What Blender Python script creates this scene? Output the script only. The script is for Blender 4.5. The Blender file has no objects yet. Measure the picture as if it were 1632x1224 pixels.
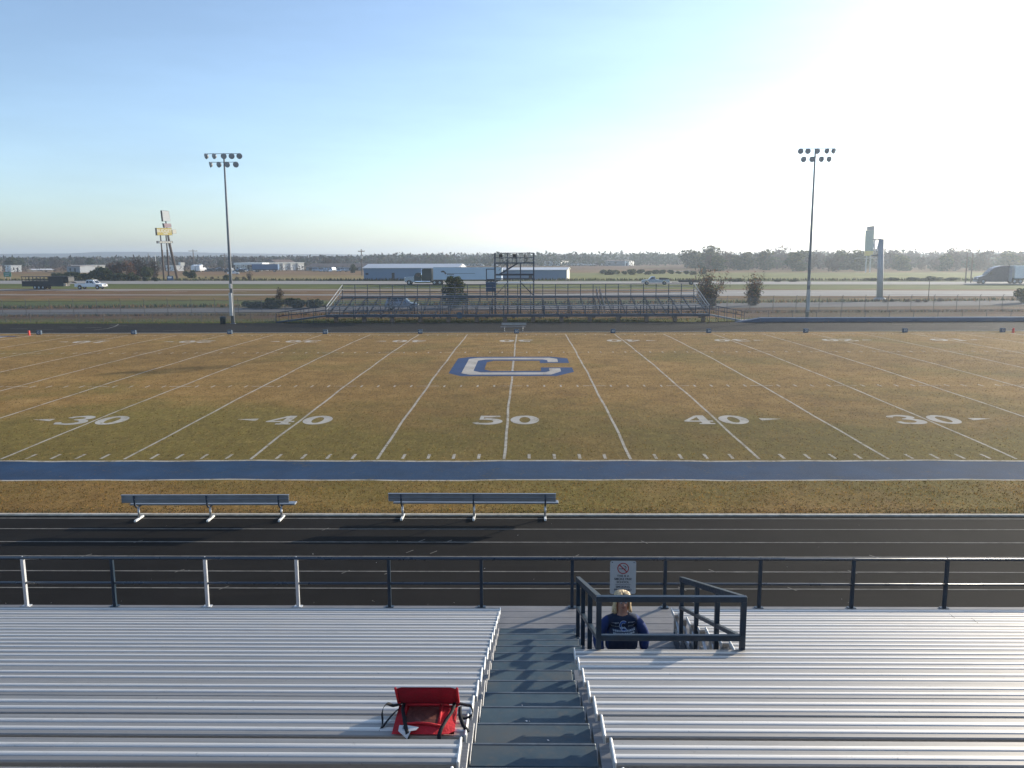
import bpy, bmesh, math, random
from mathutils import Vector, Matrix, Euler
R = math.radians
SC = bpy.context.scene
COL = SC.collection
random.seed(7)

# ------------------------------------------------------------------ camera, sky, sun, exposure
F_PX, PITCH, YAW, ROLL = 1324.19, 0.152179, -0.015433, -0.00395
CAMP = Vector((0.7555, -28.8778, 7.2312))
cp, sp, cy_, sy_ = math.cos(PITCH), math.sin(PITCH), math.cos(YAW), math.sin(YAW)
FW = Vector((sy_*cp, cy_*cp, -sp)); RT0 = Vector((cy_, -sy_, 0)); UP0 = RT0.cross(FW)
RT = math.cos(ROLL)*RT0 + math.sin(ROLL)*UP0
UP = -math.sin(ROLL)*RT0 + math.cos(ROLL)*UP0
cam = bpy.data.cameras.new('camera')
co = bpy.data.objects.new('camera', cam); COL.objects.link(co)
cam.sensor_fit = 'HORIZONTAL'; cam.sensor_width = 36.0; cam.lens = 36.0*F_PX/1632.0
cam.clip_start = 0.1; cam.clip_end = 12000
mw = Matrix((RT, UP, -FW)).transposed().to_4x4(); mw.translation = CAMP
co.matrix_world = mw
SC.camera = co

SUN_EL, SUN_AZ = R(14.5), R(51.5)          # azimuth measured from +Y towards +X
w = bpy.data.worlds.new('World'); SC.world = w; w.use_nodes = True
nt = w.node_tree; nt.nodes.clear()
sky = nt.nodes.new('ShaderNodeTexSky'); sky.sky_type = 'NISHITA'; sky.sun_disc = False
sky.sun_elevation = SUN_EL; sky.sun_rotation = SUN_AZ
sky.air_density = 0.88; sky.dust_density = 0.85; sky.ozone_density = 2.9; sky.altitude = 200
bgn = nt.nodes.new('ShaderNodeBackground'); bgn.inputs['Strength'].default_value = 0.15
won = nt.nodes.new('ShaderNodeOutputWorld')
hsv = nt.nodes.new('ShaderNodeHueSaturation'); hsv.inputs['Saturation'].default_value = 0.90
nt.links.new(sky.outputs[0], hsv.inputs['Color']); 
tcs = nt.nodes.new('ShaderNodeTexCoord'); mps = nt.nodes.new('ShaderNodeMapping'); mps.inputs['Scale'].default_value = (1.2, 1.2, 7.0); mps.inputs['Rotation'].default_value = (R(12), 0, R(30))
nzs = nt.nodes.new('ShaderNodeTexNoise'); nzs.inputs['Scale'].default_value = 2.2; nzs.inputs['Detail'].default_value = 6; nzs.inputs['Roughness'].default_value = .62
mrs = nt.nodes.new('ShaderNodeMapRange'); mrs.inputs['From Min'].default_value = .35; mrs.inputs['From Max'].default_value = .72; mrs.inputs['To Min'].default_value = .97; mrs.inputs['To Max'].default_value = 1.09
vms = nt.nodes.new('ShaderNodeVectorMath'); vms.operation = 'SCALE'      # very faint high haze streaks
nt.links.new(tcs.outputs['Generated'], mps.inputs[0]); nt.links.new(mps.outputs[0], nzs.inputs['Vector']); nt.links.new(nzs.outputs['Fac'], mrs.inputs['Value'])
nt.links.new(hsv.outputs[0], vms.inputs[0]); nt.links.new(mrs.outputs[0], vms.inputs['Scale']); nt.links.new(vms.outputs[0], bgn.inputs[0]); nt.links.new(bgn.outputs[0], won.inputs[0])
sl = bpy.data.lights.new('sun', 'SUN'); sl.energy = 4.6; sl.angle = R(0.55); sl.color = (1.0, 0.90, 0.74)
so = bpy.data.objects.new('sun', sl); COL.objects.link(so)
sd = Vector((math.sin(SUN_AZ)*math.cos(SUN_EL), math.cos(SUN_AZ)*math.cos(SUN_EL), math.sin(SUN_EL)))
so.rotation_euler = sd.to_track_quat('Z', 'Y').to_euler(); so.location = (60, 40, 60)
SC.view_settings.view_transform = 'Standard'; SC.view_settings.look = 'None'
SC.view_settings.exposure = 0.65; SC.view_settings.gamma = 1.0
SC.render.engine = 'CYCLES'
SC.cycles.max_bounces = 6; SC.cycles.volume_bounces = 1; SC.cycles.transparent_max_bounces = 12
SC.cycles.use_denoising = True
SC.cycles.sample_clamp_indirect = 8

# ------------------------------------------------------------------ helpers
def gz(y):                       # ground height: flat at the field, a little higher at the highway
    t = min(1, max(0, (y-100)/35.0)); return 0.7*t*t*(3-2*t)
def crown(y):                    # the field is crowned for drainage
    t = (y-24.38)/25.6; return 0.21*max(0, 1-t*t)+0.01
def ray(px, py):
    return FW + RT*((px-816)/F_PX) - UP*((py-612)/F_PX)
def at(px, py, z=0.0):
    d = ray(px, py); t = (z-CAMP.z)/d.z; return CAMP + d*t
def atY(px, py, y):
    d = ray(px, py); t = (y-CAMP.y)/d.y; return CAMP + d*t

class MB:
    def __init__(s): s.v = []; s.f = []; s.m = []; s.cur = 0
    def face(s, pts, m=None):
        b = len(s.v); s.v += [tuple(p) for p in pts]; s.f.append(tuple(range(b, b+len(pts)))); s.m.append(s.cur if m is None else m)
    def raw(s, vs, fs, m=None):
        b = len(s.v); s.v += [tuple(p) for p in vs]
        for f in fs: s.f.append(tuple(i+b for i in f)); s.m.append(s.cur if m is None else m)
    def box(s, x0, x1, y0, y1, z0, z1, m=None, rot=None, org=(0, 0, 0)):
        p = [Vector((x, y, z)) for z in (z0, z1) for y in (y0, y1) for x in (x0, x1)]
        if rot: o = Vector(org); p = [o + rot @ (q-o) for q in p]
        s.raw(p, [(0,2,3,1),(4,5,7,6),(0,1,5,4),(2,6,7,3),(0,4,6,2),(1,3,7,5)], m)
    def bbox(s, x0, x1, y0, y1, z0, z1, b=0.01, m=None, rot=None, org=(0, 0, 0)):   # bevelled box
        vs = []; 
        X = (x0, x1); Y = (y0, y1); Z = (z0, z1)
        idx = {}
        for i in (0, 1):
            for j in (0, 1):
                for k in (0, 1):
                    sx, sy, sz = (1-2*i), (1-2*j), (1-2*k)
                    for a in range(3):
                        p = [X[i]+sx*b, Y[j]+sy*b, Z[k]+sz*b]
                        p[a] = (X[i], Y[j], Z[k])[a]
                        idx[(i, j, k, a)] = len(vs); vs.append(Vector(p))
        fs = []
        for a in range(3):
            o = [q for q in range(3) if q != a]
            for e in (0, 1):
                q = []
                for (u, w_) in ((0,0),(1,0),(1,1),(0,1)):
                    c = [0,0,0]; c[a] = e; c[o[0]] = u; c[o[1]] = w_
                    q.append(idx[(c[0],c[1],c[2],a)])
                fs.append(tuple(q))
        for a in range(3):                       # edges along axis a
            o = [q for q in range(3) if q != a]
            for u in (0, 1):
                for w_ in (0, 1):
                    def c_(e, ax):
                        c = [0,0,0]; c[a] = e; c[o[0]] = u; c[o[1]] = w_; return idx[(c[0],c[1],c[2],ax)]
                    fs.append((c_(0,o[0]), c_(1,o[0]), c_(1,o[1]), c_(0,o[1])))
        for i in (0, 1):
            for j in (0, 1):
                for k in (0, 1): fs.append(tuple(idx[(i,j,k,a)] for a in range(3)))
        if rot: o = Vector(org); vs = [o + rot @ (q-o) for q in vs]
        s.raw(vs, fs, m)
    def tube(s, p, q, r, n=8, r2=None, m=None, cap=True):
        p = Vector(p); q = Vector(q); d = (q-p)
        if d.length < 1e-6: return
        d.normalize(); a = d.orthogonal().normalized(); b = d.cross(a); r2 = r if r2 is None else r2
        vs = []
        for c, rr in ((p, r), (q, r2)):
            for i in range(n):
                t = 2*math.pi*i/n; vs.append(c + a*(rr*math.cos(t)) + b*(rr*math.sin(t)))
        fs = [(i, (i+1) % n, n+(i+1) % n, n+i) for i in range(n)]
        if cap: fs += [tuple(reversed(range(n))), tuple(range(n, 2*n))]
        s.raw(vs, fs, m)
    def path(s, pts, r, n=8, m=None):
        pts = [Vector(p) for p in pts]; rings = []; up = None
        for i, p in enumerate(pts):
            d = (pts[min(i+1, len(pts)-1)]-pts[max(i-1, 0)]).normalized()
            if up is None: up = d.orthogonal().normalized()
            up = (up - d*up.dot(d)).normalized(); b = d.cross(up)
            rr = r[i] if isinstance(r, (list, tuple)) else r
            rings.append([p + up*(rr*math.cos(2*math.pi*k/n)) + b*(rr*math.sin(2*math.pi*k/n)) for k in range(n)])
        vs = [v for ring in rings for v in ring]; fs = []
        for i in range(len(pts)-1):
            for k in range(n): fs.append((i*n+k, i*n+(k+1) % n, (i+1)*n+(k+1) % n, (i+1)*n+k))
        fs += [tuple(reversed(range(n))), tuple(range((len(pts)-1)*n, len(pts)*n))]
        s.raw(vs, fs, m)
    def strap(s, pts, side, w_, t=0.003, m=None):      # flat webbing along pts, width direction 'side'
        pts = [Vector(p) for p in pts]; sd_ = Vector(side).normalized()*w_/2; vs = []; fs = []
        for i, p in enumerate(pts):
            d = (pts[min(i+1, len(pts)-1)]-pts[max(i-1, 0)]).normalized(); nn = d.cross(sd_).normalized()*t
            vs += [p-sd_-nn, p+sd_-nn, p+sd_+nn, p-sd_+nn]
        for i in range(len(pts)-1):
            for k in range(4): fs.append((i*4+k, i*4+(k+1) % 4, i*4+4+(k+1) % 4, i*4+4+k))
        fs += [(3,2,1,0), tuple(len(vs)-4+k for k in range(4))]
        s.raw(vs, fs, m)
    def prism(s, prof, x0, x1, ax='x', m=None, ms=None):   # closed profile extruded along an axis
        n = len(prof)
        def P(c, t):
            if ax == 'x': return (t, c[0], c[1])
            if ax == 'y': return (c[0], t, c[1])
            return (c[0], c[1], t)
        vs = [P(c, x0) for c in prof] + [P(c, x1) for c in prof]; b = len(s.v); s.v += vs
        for i in range(n):
            s.f.append((b+i, b+(i+1) % n, b+n+(i+1) % n, b+n+i)); s.m.append(ms[i] if ms else (s.cur if m is None else m))
        s.f.append(tuple(b+i for i in reversed(range(n)))); s.m.append(s.cur if m is None else m)
        s.f.append(tuple(b+n+i for i in range(n))); s.m.append(s.cur if m is None else m)
    def lathe(s, prof, c, axis, n=16, m=None):          # prof: (radius, distance along axis)
        c = Vector(c); d = Vector(axis).normalized(); a = d.orthogonal().normalized(); b = d.cross(a); vs = []; fs = []
        for (r, h) in prof:
            for k in range(n):
                t = 2*math.pi*k/n; vs.append(c + d*h + a*(r*math.cos(t)) + b*(r*math.sin(t)))
        for i in range(len(prof)-1):
            for k in range(n): fs.append((i*n+k, i*n+(k+1) % n, (i+1)*n+(k+1) % n, (i+1)*n+k))
        s.raw(vs, fs, m)
    def mesh(s, name, mats, smooth=False):
        me = bpy.data.meshes.new(name); me.from_pydata(s.v, [], s.f)
        for mm in (mats if isinstance(mats, (list, tuple)) else [mats]): me.materials.append(mm)
        me.polygons.foreach_set('material_index', s.m)
        bm = bmesh.new(); bm.from_mesh(me); bmesh.ops.recalc_face_normals(bm, faces=bm.faces); bm.to_mesh(me); bm.free()
        if smooth: me.polygons.foreach_set('use_smooth', [True]*len(me.polygons))
        me.update(); return me
    def build(s, name, mats, parent=None, smooth=False, loc=(0, 0, 0)):
        o = bpy.data.objects.new(name, s.mesh(name, mats, smooth)); COL.objects.link(o); o.location = loc
        if parent: o.parent = parent
        return o
    def build_each(s, name, mats, parent=None, smooth=False):
        par = list(range(len(s.v)))
        def fd(i):
            while par[i] != i: par[i] = par[par[i]]; i = par[i]
            return i
        for f in s.f:
            a = fd(f[0])
            for i in f[1:]: par[fd(i)] = a
        isl = {}
        for f, m_ in zip(s.f, s.m): isl.setdefault(fd(f[0]), []).append((f, m_))
        out = []
        for fl in isl.values():
            q = MB(); mp = {}
            for f, m_ in fl:
                for i in f:
                    if i not in mp: mp[i] = len(q.v); q.v.append(s.v[i])
                q.f.append(tuple(mp[i] for i in f)); q.m.append(m_)
            out.append(q.build(name, mats, parent, smooth))
        return out
def tag(o, label=None, cat=None, group=None, kind=None):
    if label: o['label'] = label
    if cat: o['category'] = cat
    if group: o['group'] = group
    if kind: o['kind'] = kind
    return o
def thing(name, label, cat, loc=(0, 0, 0), rz=0, group=None):
    o = bpy.data.objects.new(name, None); COL.objects.link(o); o.location = loc; o.rotation_euler = (0, 0, rz)
    o.empty_display_size = 0.2
    return tag(o, label, cat, group)
KIDS = {}
def dup(o, loc=None, rz=None, label=None, group=None, scale=None):
    def cp_(s_, par):
        c = s_.copy(); COL.objects.link(c)
        if par: c.parent = par
        for ch in list(s_.children): cp_(ch, c)
        return c
    c = cp_(o, None)
    if loc is not None: c.location = loc
    if rz is not None: c.rotation_euler = (0, 0, rz)
    if scale is not None: c.scale = scale if hasattr(scale, '__len__') else (scale,)*3
    if label: c['label'] = label
    if group: c['group'] = group
    return c
def linked(name, me, parent=None, loc=(0, 0, 0)):
    o = bpy.data.objects.new(name, me); COL.objects.link(o); o.location = loc
    if parent: o.parent = parent
    return o

# ------------------------------------------------------------------ materials
class NT:
    def __init__(s, name):
        s.m = bpy.data.materials.new(name); s.m.use_nodes = True; s.t = s.m.node_tree; s.t.nodes.clear()
        s.out = s.n('ShaderNodeOutputMaterial'); s.p = s.n('ShaderNodeBsdfPrincipled'); s.l(s.p.outputs[0], s.out.inputs[0])
        s._pos = None
    def n(s, k, **kw):
        x = s.t.nodes.new(k)
        for a, b in kw.items(): setattr(x, a, b)
        return x
    def l(s, a, b): s.t.links.new(a, b)
    def pos(s):
        if s._pos is None: s._pos = s.n('ShaderNodeNewGeometry').outputs['Position']
        return s._pos
    def obj(s): return s.n('ShaderNodeTexCoord').outputs['Object']
    def scaled(s, sc, src=None):
        mp = s.n('ShaderNodeMapping'); mp.inputs['Scale'].default_value = sc; s.l(src or s.pos(), mp.inputs[0]); return mp.outputs[0]
    def noise(s, scale, detail=4, rough=.55, src=None, dist=0):
        x = s.n('ShaderNodeTexNoise'); x.inputs['Scale'].default_value = scale; x.inputs['Detail'].default_value = detail
        x.inputs['Roughness'].default_value = rough; x.inputs['Distortion'].default_value = dist
        s.l(src or s.pos(), x.inputs['Vector']); return x.outputs['Fac']
    def ramp(s, fac, stops, interp='LINEAR'):
        x = s.n('ShaderNodeValToRGB'); x.color_ramp.interpolation = interp; e = x.color_ramp.elements
        while len(e) < len(stops): e.new(0.5)
        for el, (p, c) in zip(e, stops): el.position = p; el.color = (c if len(c) == 4 else (*c, 1)) if hasattr(c, '__len__') else (c, c, c, 1)
        s.l(fac, x.inputs[0]); return x.outputs[0]
    def mix(s, f, a, b, mode='MIX'):
        x = s.n('ShaderNodeMix', data_type='RGBA', blend_type=mode)
        for i, v in ((0, f), (6, a), (7, b)):
            if hasattr(v, 'is_linked'): s.l(v, x.inputs[i])
            elif hasattr(v, '__len__'): x.inputs[i].default_value = (*v, 1)
            else: x.inputs[i].default_value = v
        return x.outputs[2]
    def math(s, op, a, b=None, clamp=False):
        x = s.n('ShaderNodeMath', operation=op, use_clamp=clamp)
        for i, v in ((0, a), (1, b)):
            if v is None: continue
            if hasattr(v, 'is_linked'): s.l(v, x.inputs[i])
            else: x.inputs[i].default_value = v
        return x.outputs[0]
    def bump(s, h, strength=.3, dist=.02):
        x = s.n('ShaderNodeBump'); x.inputs['Strength'].default_value = strength; x.inputs['Distance'].default_value = dist
        s.l(h, x.inputs['Height']); s.l(x.outputs[0], s.p.inputs['Normal'])
    def set(s, **kw):
        for k, v in kw.items():
            i = s.p.inputs[k.replace('_', ' ')]
            if hasattr(v, 'is_linked'): s.l(v, i)
            elif hasattr(v, '__len__') and len(v) == 3: i.default_value = (*v, 1)
            else: i.default_value = v
        return s.m

def mat(name, c, rough=.6, metal=0, var=.15, scale=6, spec=.4, bump=0, dirt=None, obj=False):
    k = NT(name); src = k.obj() if obj else None
    n = k.noise(scale, 5, .6, src)
    lo = tuple(max(0, x*(1-var)) for x in c); hi = tuple(min(1, x*(1+var)) for x in c)
    col = k.ramp(n, [(.3, lo), (.7, hi)])
    if dirt:
        d = k.ramp(k.noise(scale*.35, 6, .65, src), [(.5, 0), (.72, 1)]); col = k.mix(k.math('MULTIPLY', d, .6), col, dirt)
    rr = k.ramp(k.noise(scale*2, 3, .5, src), [(.3, max(.02, rough-.08)), (.7, min(1, rough+.08))])
    if bump: k.bump(k.noise(scale*4, 4, .6, src), bump, .01)
    return k.set(Base_Color=col, Roughness=rr, Metallic=metal, Specular_IOR_Level=spec)

def grass_col(k, green=.0):
    """dormant turf: tan with olive patches, mottled at several scales"""
    pos = k.pos()
    big = k.noise(.11, 4, .6, dist=.6)
    med = k.noise(.55, 5, .65)
    fine = k.noise(9.0, 4, .75, src=k.scaled((1.0, 1.0, 1.0)))
    blade = k.noise(34.0, 3, .8)
    sep = k.n('ShaderNodeSeparateXYZ'); k.l(pos, sep.inputs[0])
    tan_ = k.ramp(med, [(.28, (.162, .084, .018)), (.5, (.258, .143, .035)), (.72, (.345, .208, .066))])
    grn = k.ramp(k.noise(1.6, 4, .7), [(.3, (.076, .068, .006)), (.7, (.165, .136, .018))])
    # greener near the home side line, thinning out across the field
    near = k.math('MULTIPLY', k.math('SUBTRACT', 1.0, k.math('MULTIPLY', k.math('ABSOLUTE', k.math('SUBTRACT', sep.outputs[1], 2.0)), .085, True), True), .30)
    g = k.math('ADD', k.math('ADD', big, near), green)
    gf = k.ramp(g, [(.50, 0), (.74, 1)])
    c = k.mix(k.math('MULTIPLY', gf, .8), tan_, grn)
    c = k.mix(k.ramp(k.noise(3.2, 5, .75, src=k.scaled((.55, 1.5, 1))), [(.28, .62), (.42, 0)]), c, (.07, .045, .014))
    c = k.mix(k.ramp(fine, [(.25, .8), (.47, 0)]), c, (.05, .032, .010))
    c = k.mix(k.ramp(fine, [(.55, 0), (.78, .55)]), c, (.44, .29, .11))
    c = k.mix(k.ramp(blade, [(.30, .55), (.5, 0)]), c, (.06, .04, .014))
    lay = k.noise(1.0, 4, .7, src=k.scaled((8.5, 2.2, 1)))          # blades lie along the mowing direction
    c = k.mix(k.ramp(lay, [(.30, .55), (.48, 0)]), c, (.055, .034, .010))
    c = k.mix(k.ramp(lay, [(.54, 0), (.74, .4)]), c, (.44, .29, .11))
    c = k.mix(.85, c, k.ramp(k.noise(.045, 3, .5), [(.3, .72), (.7, 1.25)]), 'MULTIPLY')
    return c, fine, blade
def grass_mat(name, green=0, bump=.6):
    k = NT(name); c, f, b = grass_col(k, green); k.bump(k.math('ADD', f, b), bump, .03)
    return k.set(Base_Color=c, Roughness=.95, Specular_IOR_Level=.1, Sheen_Weight=.05, Sheen_Roughness=.6, Sheen_Tint=(.9, .75, .5))
def paint_mat(name, col, wear=(.30, .46), amount=.8, tint=.12):
    k = NT(name); c, f, b = grass_col(k)
    wn = k.math('ADD', k.math('MULTIPLY', k.noise(7, 5, .75), .6), k.math('MULTIPLY', k.noise(1.1, 4, .6), .4))
    wf = k.math('MULTIPLY', k.ramp(wn, [(wear[0], 0), (wear[1], 1)]), amount)
    pc = k.mix(k.ramp(k.noise(.7, 4, .6), [(.3, 0), (.7, 1)]), tuple(x*(1-tint*2) for x in col), tuple(min(1, x*(1+tint)) for x in col))
    cc = k.mix(wf, c, pc); k.bump(k.math('ADD', f, b), .35, .03)
    return k.set(Base_Color=cc, Roughness=.9, Specular_IOR_Level=.15)
M = {}
M['turf'] = grass_mat('turf')
M['white_paint'] = paint_mat('white_turf_paint', (.52, .48, .41), (.34, .52), .85)
M['blue_paint'] = paint_mat('blue_turf_paint', (.011, .055, .130), (.24, .44), .91)
M['logo_blue'] = paint_mat('logo_blue_paint', (.008, .060, .175), (.22, .42), .92)
M['logo_white'] = paint_mat('logo_white_paint', (.54, .51, .46), (.30, .48), .84)

def track_mat():
    k = NT('track_rubber')
    n1 = k.noise(60, 3, .8); n2 = k.noise(.5, 5, .6); n3 = k.noise(.9, 4, .6, src=k.scaled((.25, 2.5, 1)))
    c = k.ramp(n2, [(.3, (.007, .0064, .0064)), (.7, (.0135, .0122, .0115))])
    c = k.mix(k.ramp(n1, [(.55, 0), (.75, .5)]), c, (.045, .041, .037))
    c = k.mix(k.ramp(n3, [(.55, 0), (.8, .35)]), c, (.032, .028, .024))
    k.bump(n1, .45, .008)
    return k.set(Base_Color=c, Roughness=.95, Specular_IOR_Level=.10)
M['track'] = track_mat()
M['lane'] = mat('lane_line_paint', (.22, .205, .18), .85, var=.3, scale=5, dirt=(.07, .065, .06), spec=.2)
M['kerb'] = mat('pale_kerb_concrete', (.48, .44, .37), .9, var=.2, scale=7, dirt=(.22, .17, .11), bump=.2)
M['concrete'] = mat('grey_concrete', (.30, .29, .27), .9, var=.15, scale=2, bump=.2, dirt=(.18, .16, .14))
def road_mat(name, c):
    k = NT(name); n = k.noise(.25, 5, .6, src=k.scaled((.15, 2.2, 1)))
    cc = k.ramp(n, [(.3, tuple(x*.78 for x in c)), (.7, tuple(x*1.15 for x in c))])
    return k.set(Base_Color=cc, Roughness=.9, Specular_IOR_Level=.25)
M['road'] = road_mat('service_road_asphalt', (.145, .135, .13))
M['highway'] = road_mat('highway_concrete', (.30, .275, .245))
M['roadpaint'] = mat('road_line_paint', (.62, .60, .56), .8, var=.2, scale=2)
M['roadyellow'] = mat('road_yellow_paint', (.5, .36, .07), .8, var=.2, scale=2)

def alu_mat(name, c, rough, streak=.25, dirt=.4, metal=.5):
    k = NT(name)
    s1 = k.noise(3.0, 4, .6, src=k.scaled((.12, 14, 14))); s2 = k.noise(1.1, 5, .7); s3 = k.noise(45, 2, .5, src=k.scaled((.06, 3, 3)))
    col = k.ramp(s1, [(.3, tuple(x*(1-streak) for x in c)), (.7, c)])
    col = k.mix(k.math('MULTIPLY', k.ramp(s2, [(.52, 0), (.75, 1)]), dirt), col, tuple(x*.72 for x in c))
    col = k.mix(k.math('MULTIPLY', k.ramp(k.noise(26, 3, .6), [(.66, 0), (.74, 1)]), .45), col, tuple(x*.45 for x in c))   # specks of grime
    col = k.mix(k.math('MULTIPLY', k.ramp(k.noise(3.4, 6, .7, src=k.scaled((.5, 2, 1))), [(.56, 0), (.7, 1)]), .35), col, tuple(x*.62 for x in c))
    rg = k.ramp(k.math('ADD', k.math('MULTIPLY', s2, .5), k.math('MULTIPLY', s3, .5)), [(.3, rough-.07), (.7, rough+.1)])
    k.bump(s3, .08, .004)
    return k.set(Base_Color=col, Roughness=rg, Metallic=metal)
M['alu'] = alu_mat('mill_aluminium', (.485, .46, .425), .62, metal=.88)
M['alu_rib'] = alu_mat('worn_aluminium_rib_with_glint', (.86, .815, .745), .58, .1, .2, .8)  # worn smooth ribs, with the glint on them added to the colour
M['alu_foot'] = alu_mat('footboard_aluminium', (.26, .265, .28), .55, .3, .6)
M['cap'] = mat('plank_end_cap', (.66, .66, .65), .38, metal=.4, var=.06, scale=5)
def tread_mat():
    k = NT('weathered_blue_steel')
    n = k.noise(1.6, 6, .65); n2 = k.noise(9, 5, .7); n3 = k.noise(.8, 4, .6)
    c = k.ramp(n, [(.3, (.040, .074, .102)), (.7, (.080, .122, .145))])
    c = k.mix(k.ramp(n2, [(.52, 0), (.78, .7)]), c, (.14, .135, .125))
    c = k.mix(k.ramp(n3, [(.52, 0), (.75, .6)]), c, (.125, .105, .085))
    k.bump(n2, .2, .004)
    return k.set(Base_Color=c, Roughness=k.ramp(n2, [(.3, .5), (.7, .75)]), Metallic=.1, Specular_IOR_Level=.25)
M['tread'] = tread_mat()
M['nosing'] = mat('worn_step_nosing', (.13, .155, .175), .5, metal=.3, var=.3, scale=9)
def deck_mat():
    k = NT('walkway_planks')
    n = k.noise(1.2, 6, .65); n2 = k.noise(12, 5, .7, src=k.scaled((.3, 2, 1)))
    c = k.ramp(n, [(.3, (.17, .17, .18)), (.7, (.27, .26, .255))]); c = k.mix(k.ramp(n2, [(.5, 0), (.8, .6)]), c, (.36, .33, .29))
    return k.set(Base_Color=c, Roughness=.62, Metallic=.3, Specular_IOR_Level=.4)
M['deck'] = deck_mat()
M['rail'] = mat('navy_painted_steel', (.012, .030, .052), .36, var=.25, scale=9, spec=.45, dirt=(.03, .035, .042))
M['railtop'] = mat('worn_rail_paint', (.020, .034, .056), .30, var=.2, scale=1.2, spec=.6)
M['steel'] = mat('galvanised_steel', (.42, .43, .45), .42, metal=.8, var=.15, scale=3)
M['dark_steel'] = mat('dark_blue_steel', (.035, .05, .075), .5, var=.25, scale=2, spec=.4)
M['grey_alu'] = mat('bench_aluminium', (.30, .315, .34), .42, metal=.6, var=.1, scale=3)
M['bare'] = mat('bare_aluminium_post_sunlit', (.62, .63, .64), .35, metal=.2, var=.1, scale=3)  # bare aluminium, paler: sunlight on three posts is put into the colour
M['white_metal'] = mat('white_painted_metal', (.74, .74, .71), .5, var=.08, scale=4)
M['old_plank'] = mat('weathered_blue_grey_plank', (.12, .155, .20), .5, metal=.2, var=.25, scale=2)
M['brick'] = mat('brown_pier_block', (.17, .125, .10), .9, var=.3, scale=4, bump=.3)
M['pole'] = mat('light_pole_galvanised', (.24, .255, .27), .7, metal=.15, var=.12, scale=1.5)
M['column'] = mat('pale_painted_column', (.42, .41, .41), .7, var=.12, scale=.8)
M['lens'] = mat('floodlight_glass', (.28, .31, .34), .25, var=.15, scale=4, spec=.7)
M['lamp_shell'] = mat('dull_lamp_shell', (.22, .24, .26), .6, var=.1, scale=3)
M['sign_white'] = mat('sign_white_enamel', (.40, .43, .44), .45, var=.05, scale=8)
M['sign_red'] = mat('sign_red_ink', (.30, .02, .025), .5, var=.1)
M['ink'] = mat('dark_print_ink', (.022, .03, .045), .6, var=.1)
M['black'] = mat('black_rubber', (.016, .016, .017), .75, var=.2, scale=5)
M['chrome'] = mat('bright_chrome', (.80, .80, .80), .18, metal=1, var=.04)
M['glass'] = mat('dark_window_glass', (.018, .022, .028), .08, var=.1, spec=.8)
M['white_car'] = mat('white_vehicle_paint', (.72, .73, .75), .22, var=.03, spec=.6)
M['silver_car'] = mat('silver_blue_vehicle_paint', (.30, .36, .45), .25, metal=.4, var=.05, spec=.6)
M['dark_truck'] = mat('dark_tractor_paint', (.010, .030, .036), .35, var=.1, spec=.25)
M['violet_truck'] = mat('dark_slate_tractor_paint', (.050, .050, .075), .28, var=.1, spec=.6)
M['black_trailer'] = mat('black_trailer_steel', (.020, .022, .026), .55, var=.2, scale=2)
M['trailer_white'] = mat('pale_trailer_panel', (.46, .56, .68), .4, var=.04, scale=.6)
M['trailer_blue'] = mat('blue_trailer_panel', (.06, .13, .25), .45, var=.08, scale=.6)
def metal_wall(name, c):
    k = NT(name); x = k.n('ShaderNodeTexWave', wave_type='BANDS', bands_direction='X'); x.inputs['Scale'].default_value = 1.0
    k.l(k.obj(), x.inputs['Vector'])
    col = k.mix(k.math('MULTIPLY', x.outputs['Fac'], .25), c, tuple(v*.75 for v in c))
    col = k.mix(k.ramp(k.noise(.3, 5, .6), [(.5, 0), (.8, .35)]), col, tuple(v*.7 for v in c)); k.bump(x.outputs['Fac'], .3, .03)
    return k.set(Base_Color=col, Roughness=.5, Metallic=.2)
M['blue_wall'] = metal_wall('blue_sheet_metal', (.12, .20, .30))
M['roof_white'] = metal_wall('pale_sheet_roof', (.72, .70, .68))
M['cream_wall'] = mat('cream_stucco', (.62, .60, .53), .9, var=.08, scale=.5)
M['tan_wall'] = mat('tan_wall_paint', (.42, .36, .29), .9, var=.1, scale=.5)
M['grey_wall'] = mat('grey_wall_panel', (.22, .24, .27), .7, var=.1, scale=.4)
M['brown_roof'] = mat('brown_shingle', (.16, .12, .10), .9, var=.2, scale=1)
M['shade'] = mat('dark_opening', (.03, .032, .036), .9, var=.2)
M['wood'] = mat('weathered_pole_timber', (.15, .12, .095), .9, var=.25, scale=2)
M['yellow_sign'] = mat('yellow_sign_face', (.62, .48, .13), .5, var=.06)
M['cream_sign'] = mat('cream_sign_face', (.78, .74, .62), .5, var=.05)
M['pink_sign'] = mat('faded_pink_sign_face', (.50, .36, .36), .6, var=.1)
M['green_sign'] = mat('highway_green', (.02, .20, .13), .5, var=.06)
M['teal_sign'] = mat('faded_teal_sign_face', (.22, .31, .29), .6, var=.15, scale=1.5)
M['rust_pole'] = mat('rusty_steel_pole', (.085, .06, .05), .8, var=.3, scale=1.5)
M['orange'] = mat('pylon_orange', (.75, .08, .06), .6, var=.05)
M['marker_blue'] = mat('marker_blue_vinyl', (.045, .085, .13), .6, var=.1)
M['tarp_blue'] = mat('blue_vinyl_pad', (.035, .075, .14), .55, var=.15, scale=1.2)
M['bin'] = mat('dark_green_bin', (.035, .055, .06), .6, var=.2)
M['red'] = mat('red_seat_fabric', (.56, .018, .028), .8, var=.22, scale=14, obj=True, bump=.5)
M['red_shaded'] = mat('red_seat_fabric_shaded', (.36, .010, .028), .85, var=.2, scale=16, obj=True, bump=.5)  # seat red darkened: the shade on the backrest is put into the colour
M['strap'] = mat('black_webbing', (.012, .013, .016), .8, var=.2, scale=30)
M['tagwhite'] = mat('white_care_tag', (.70, .68, .66), .8, var=.08, scale=14)

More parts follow.
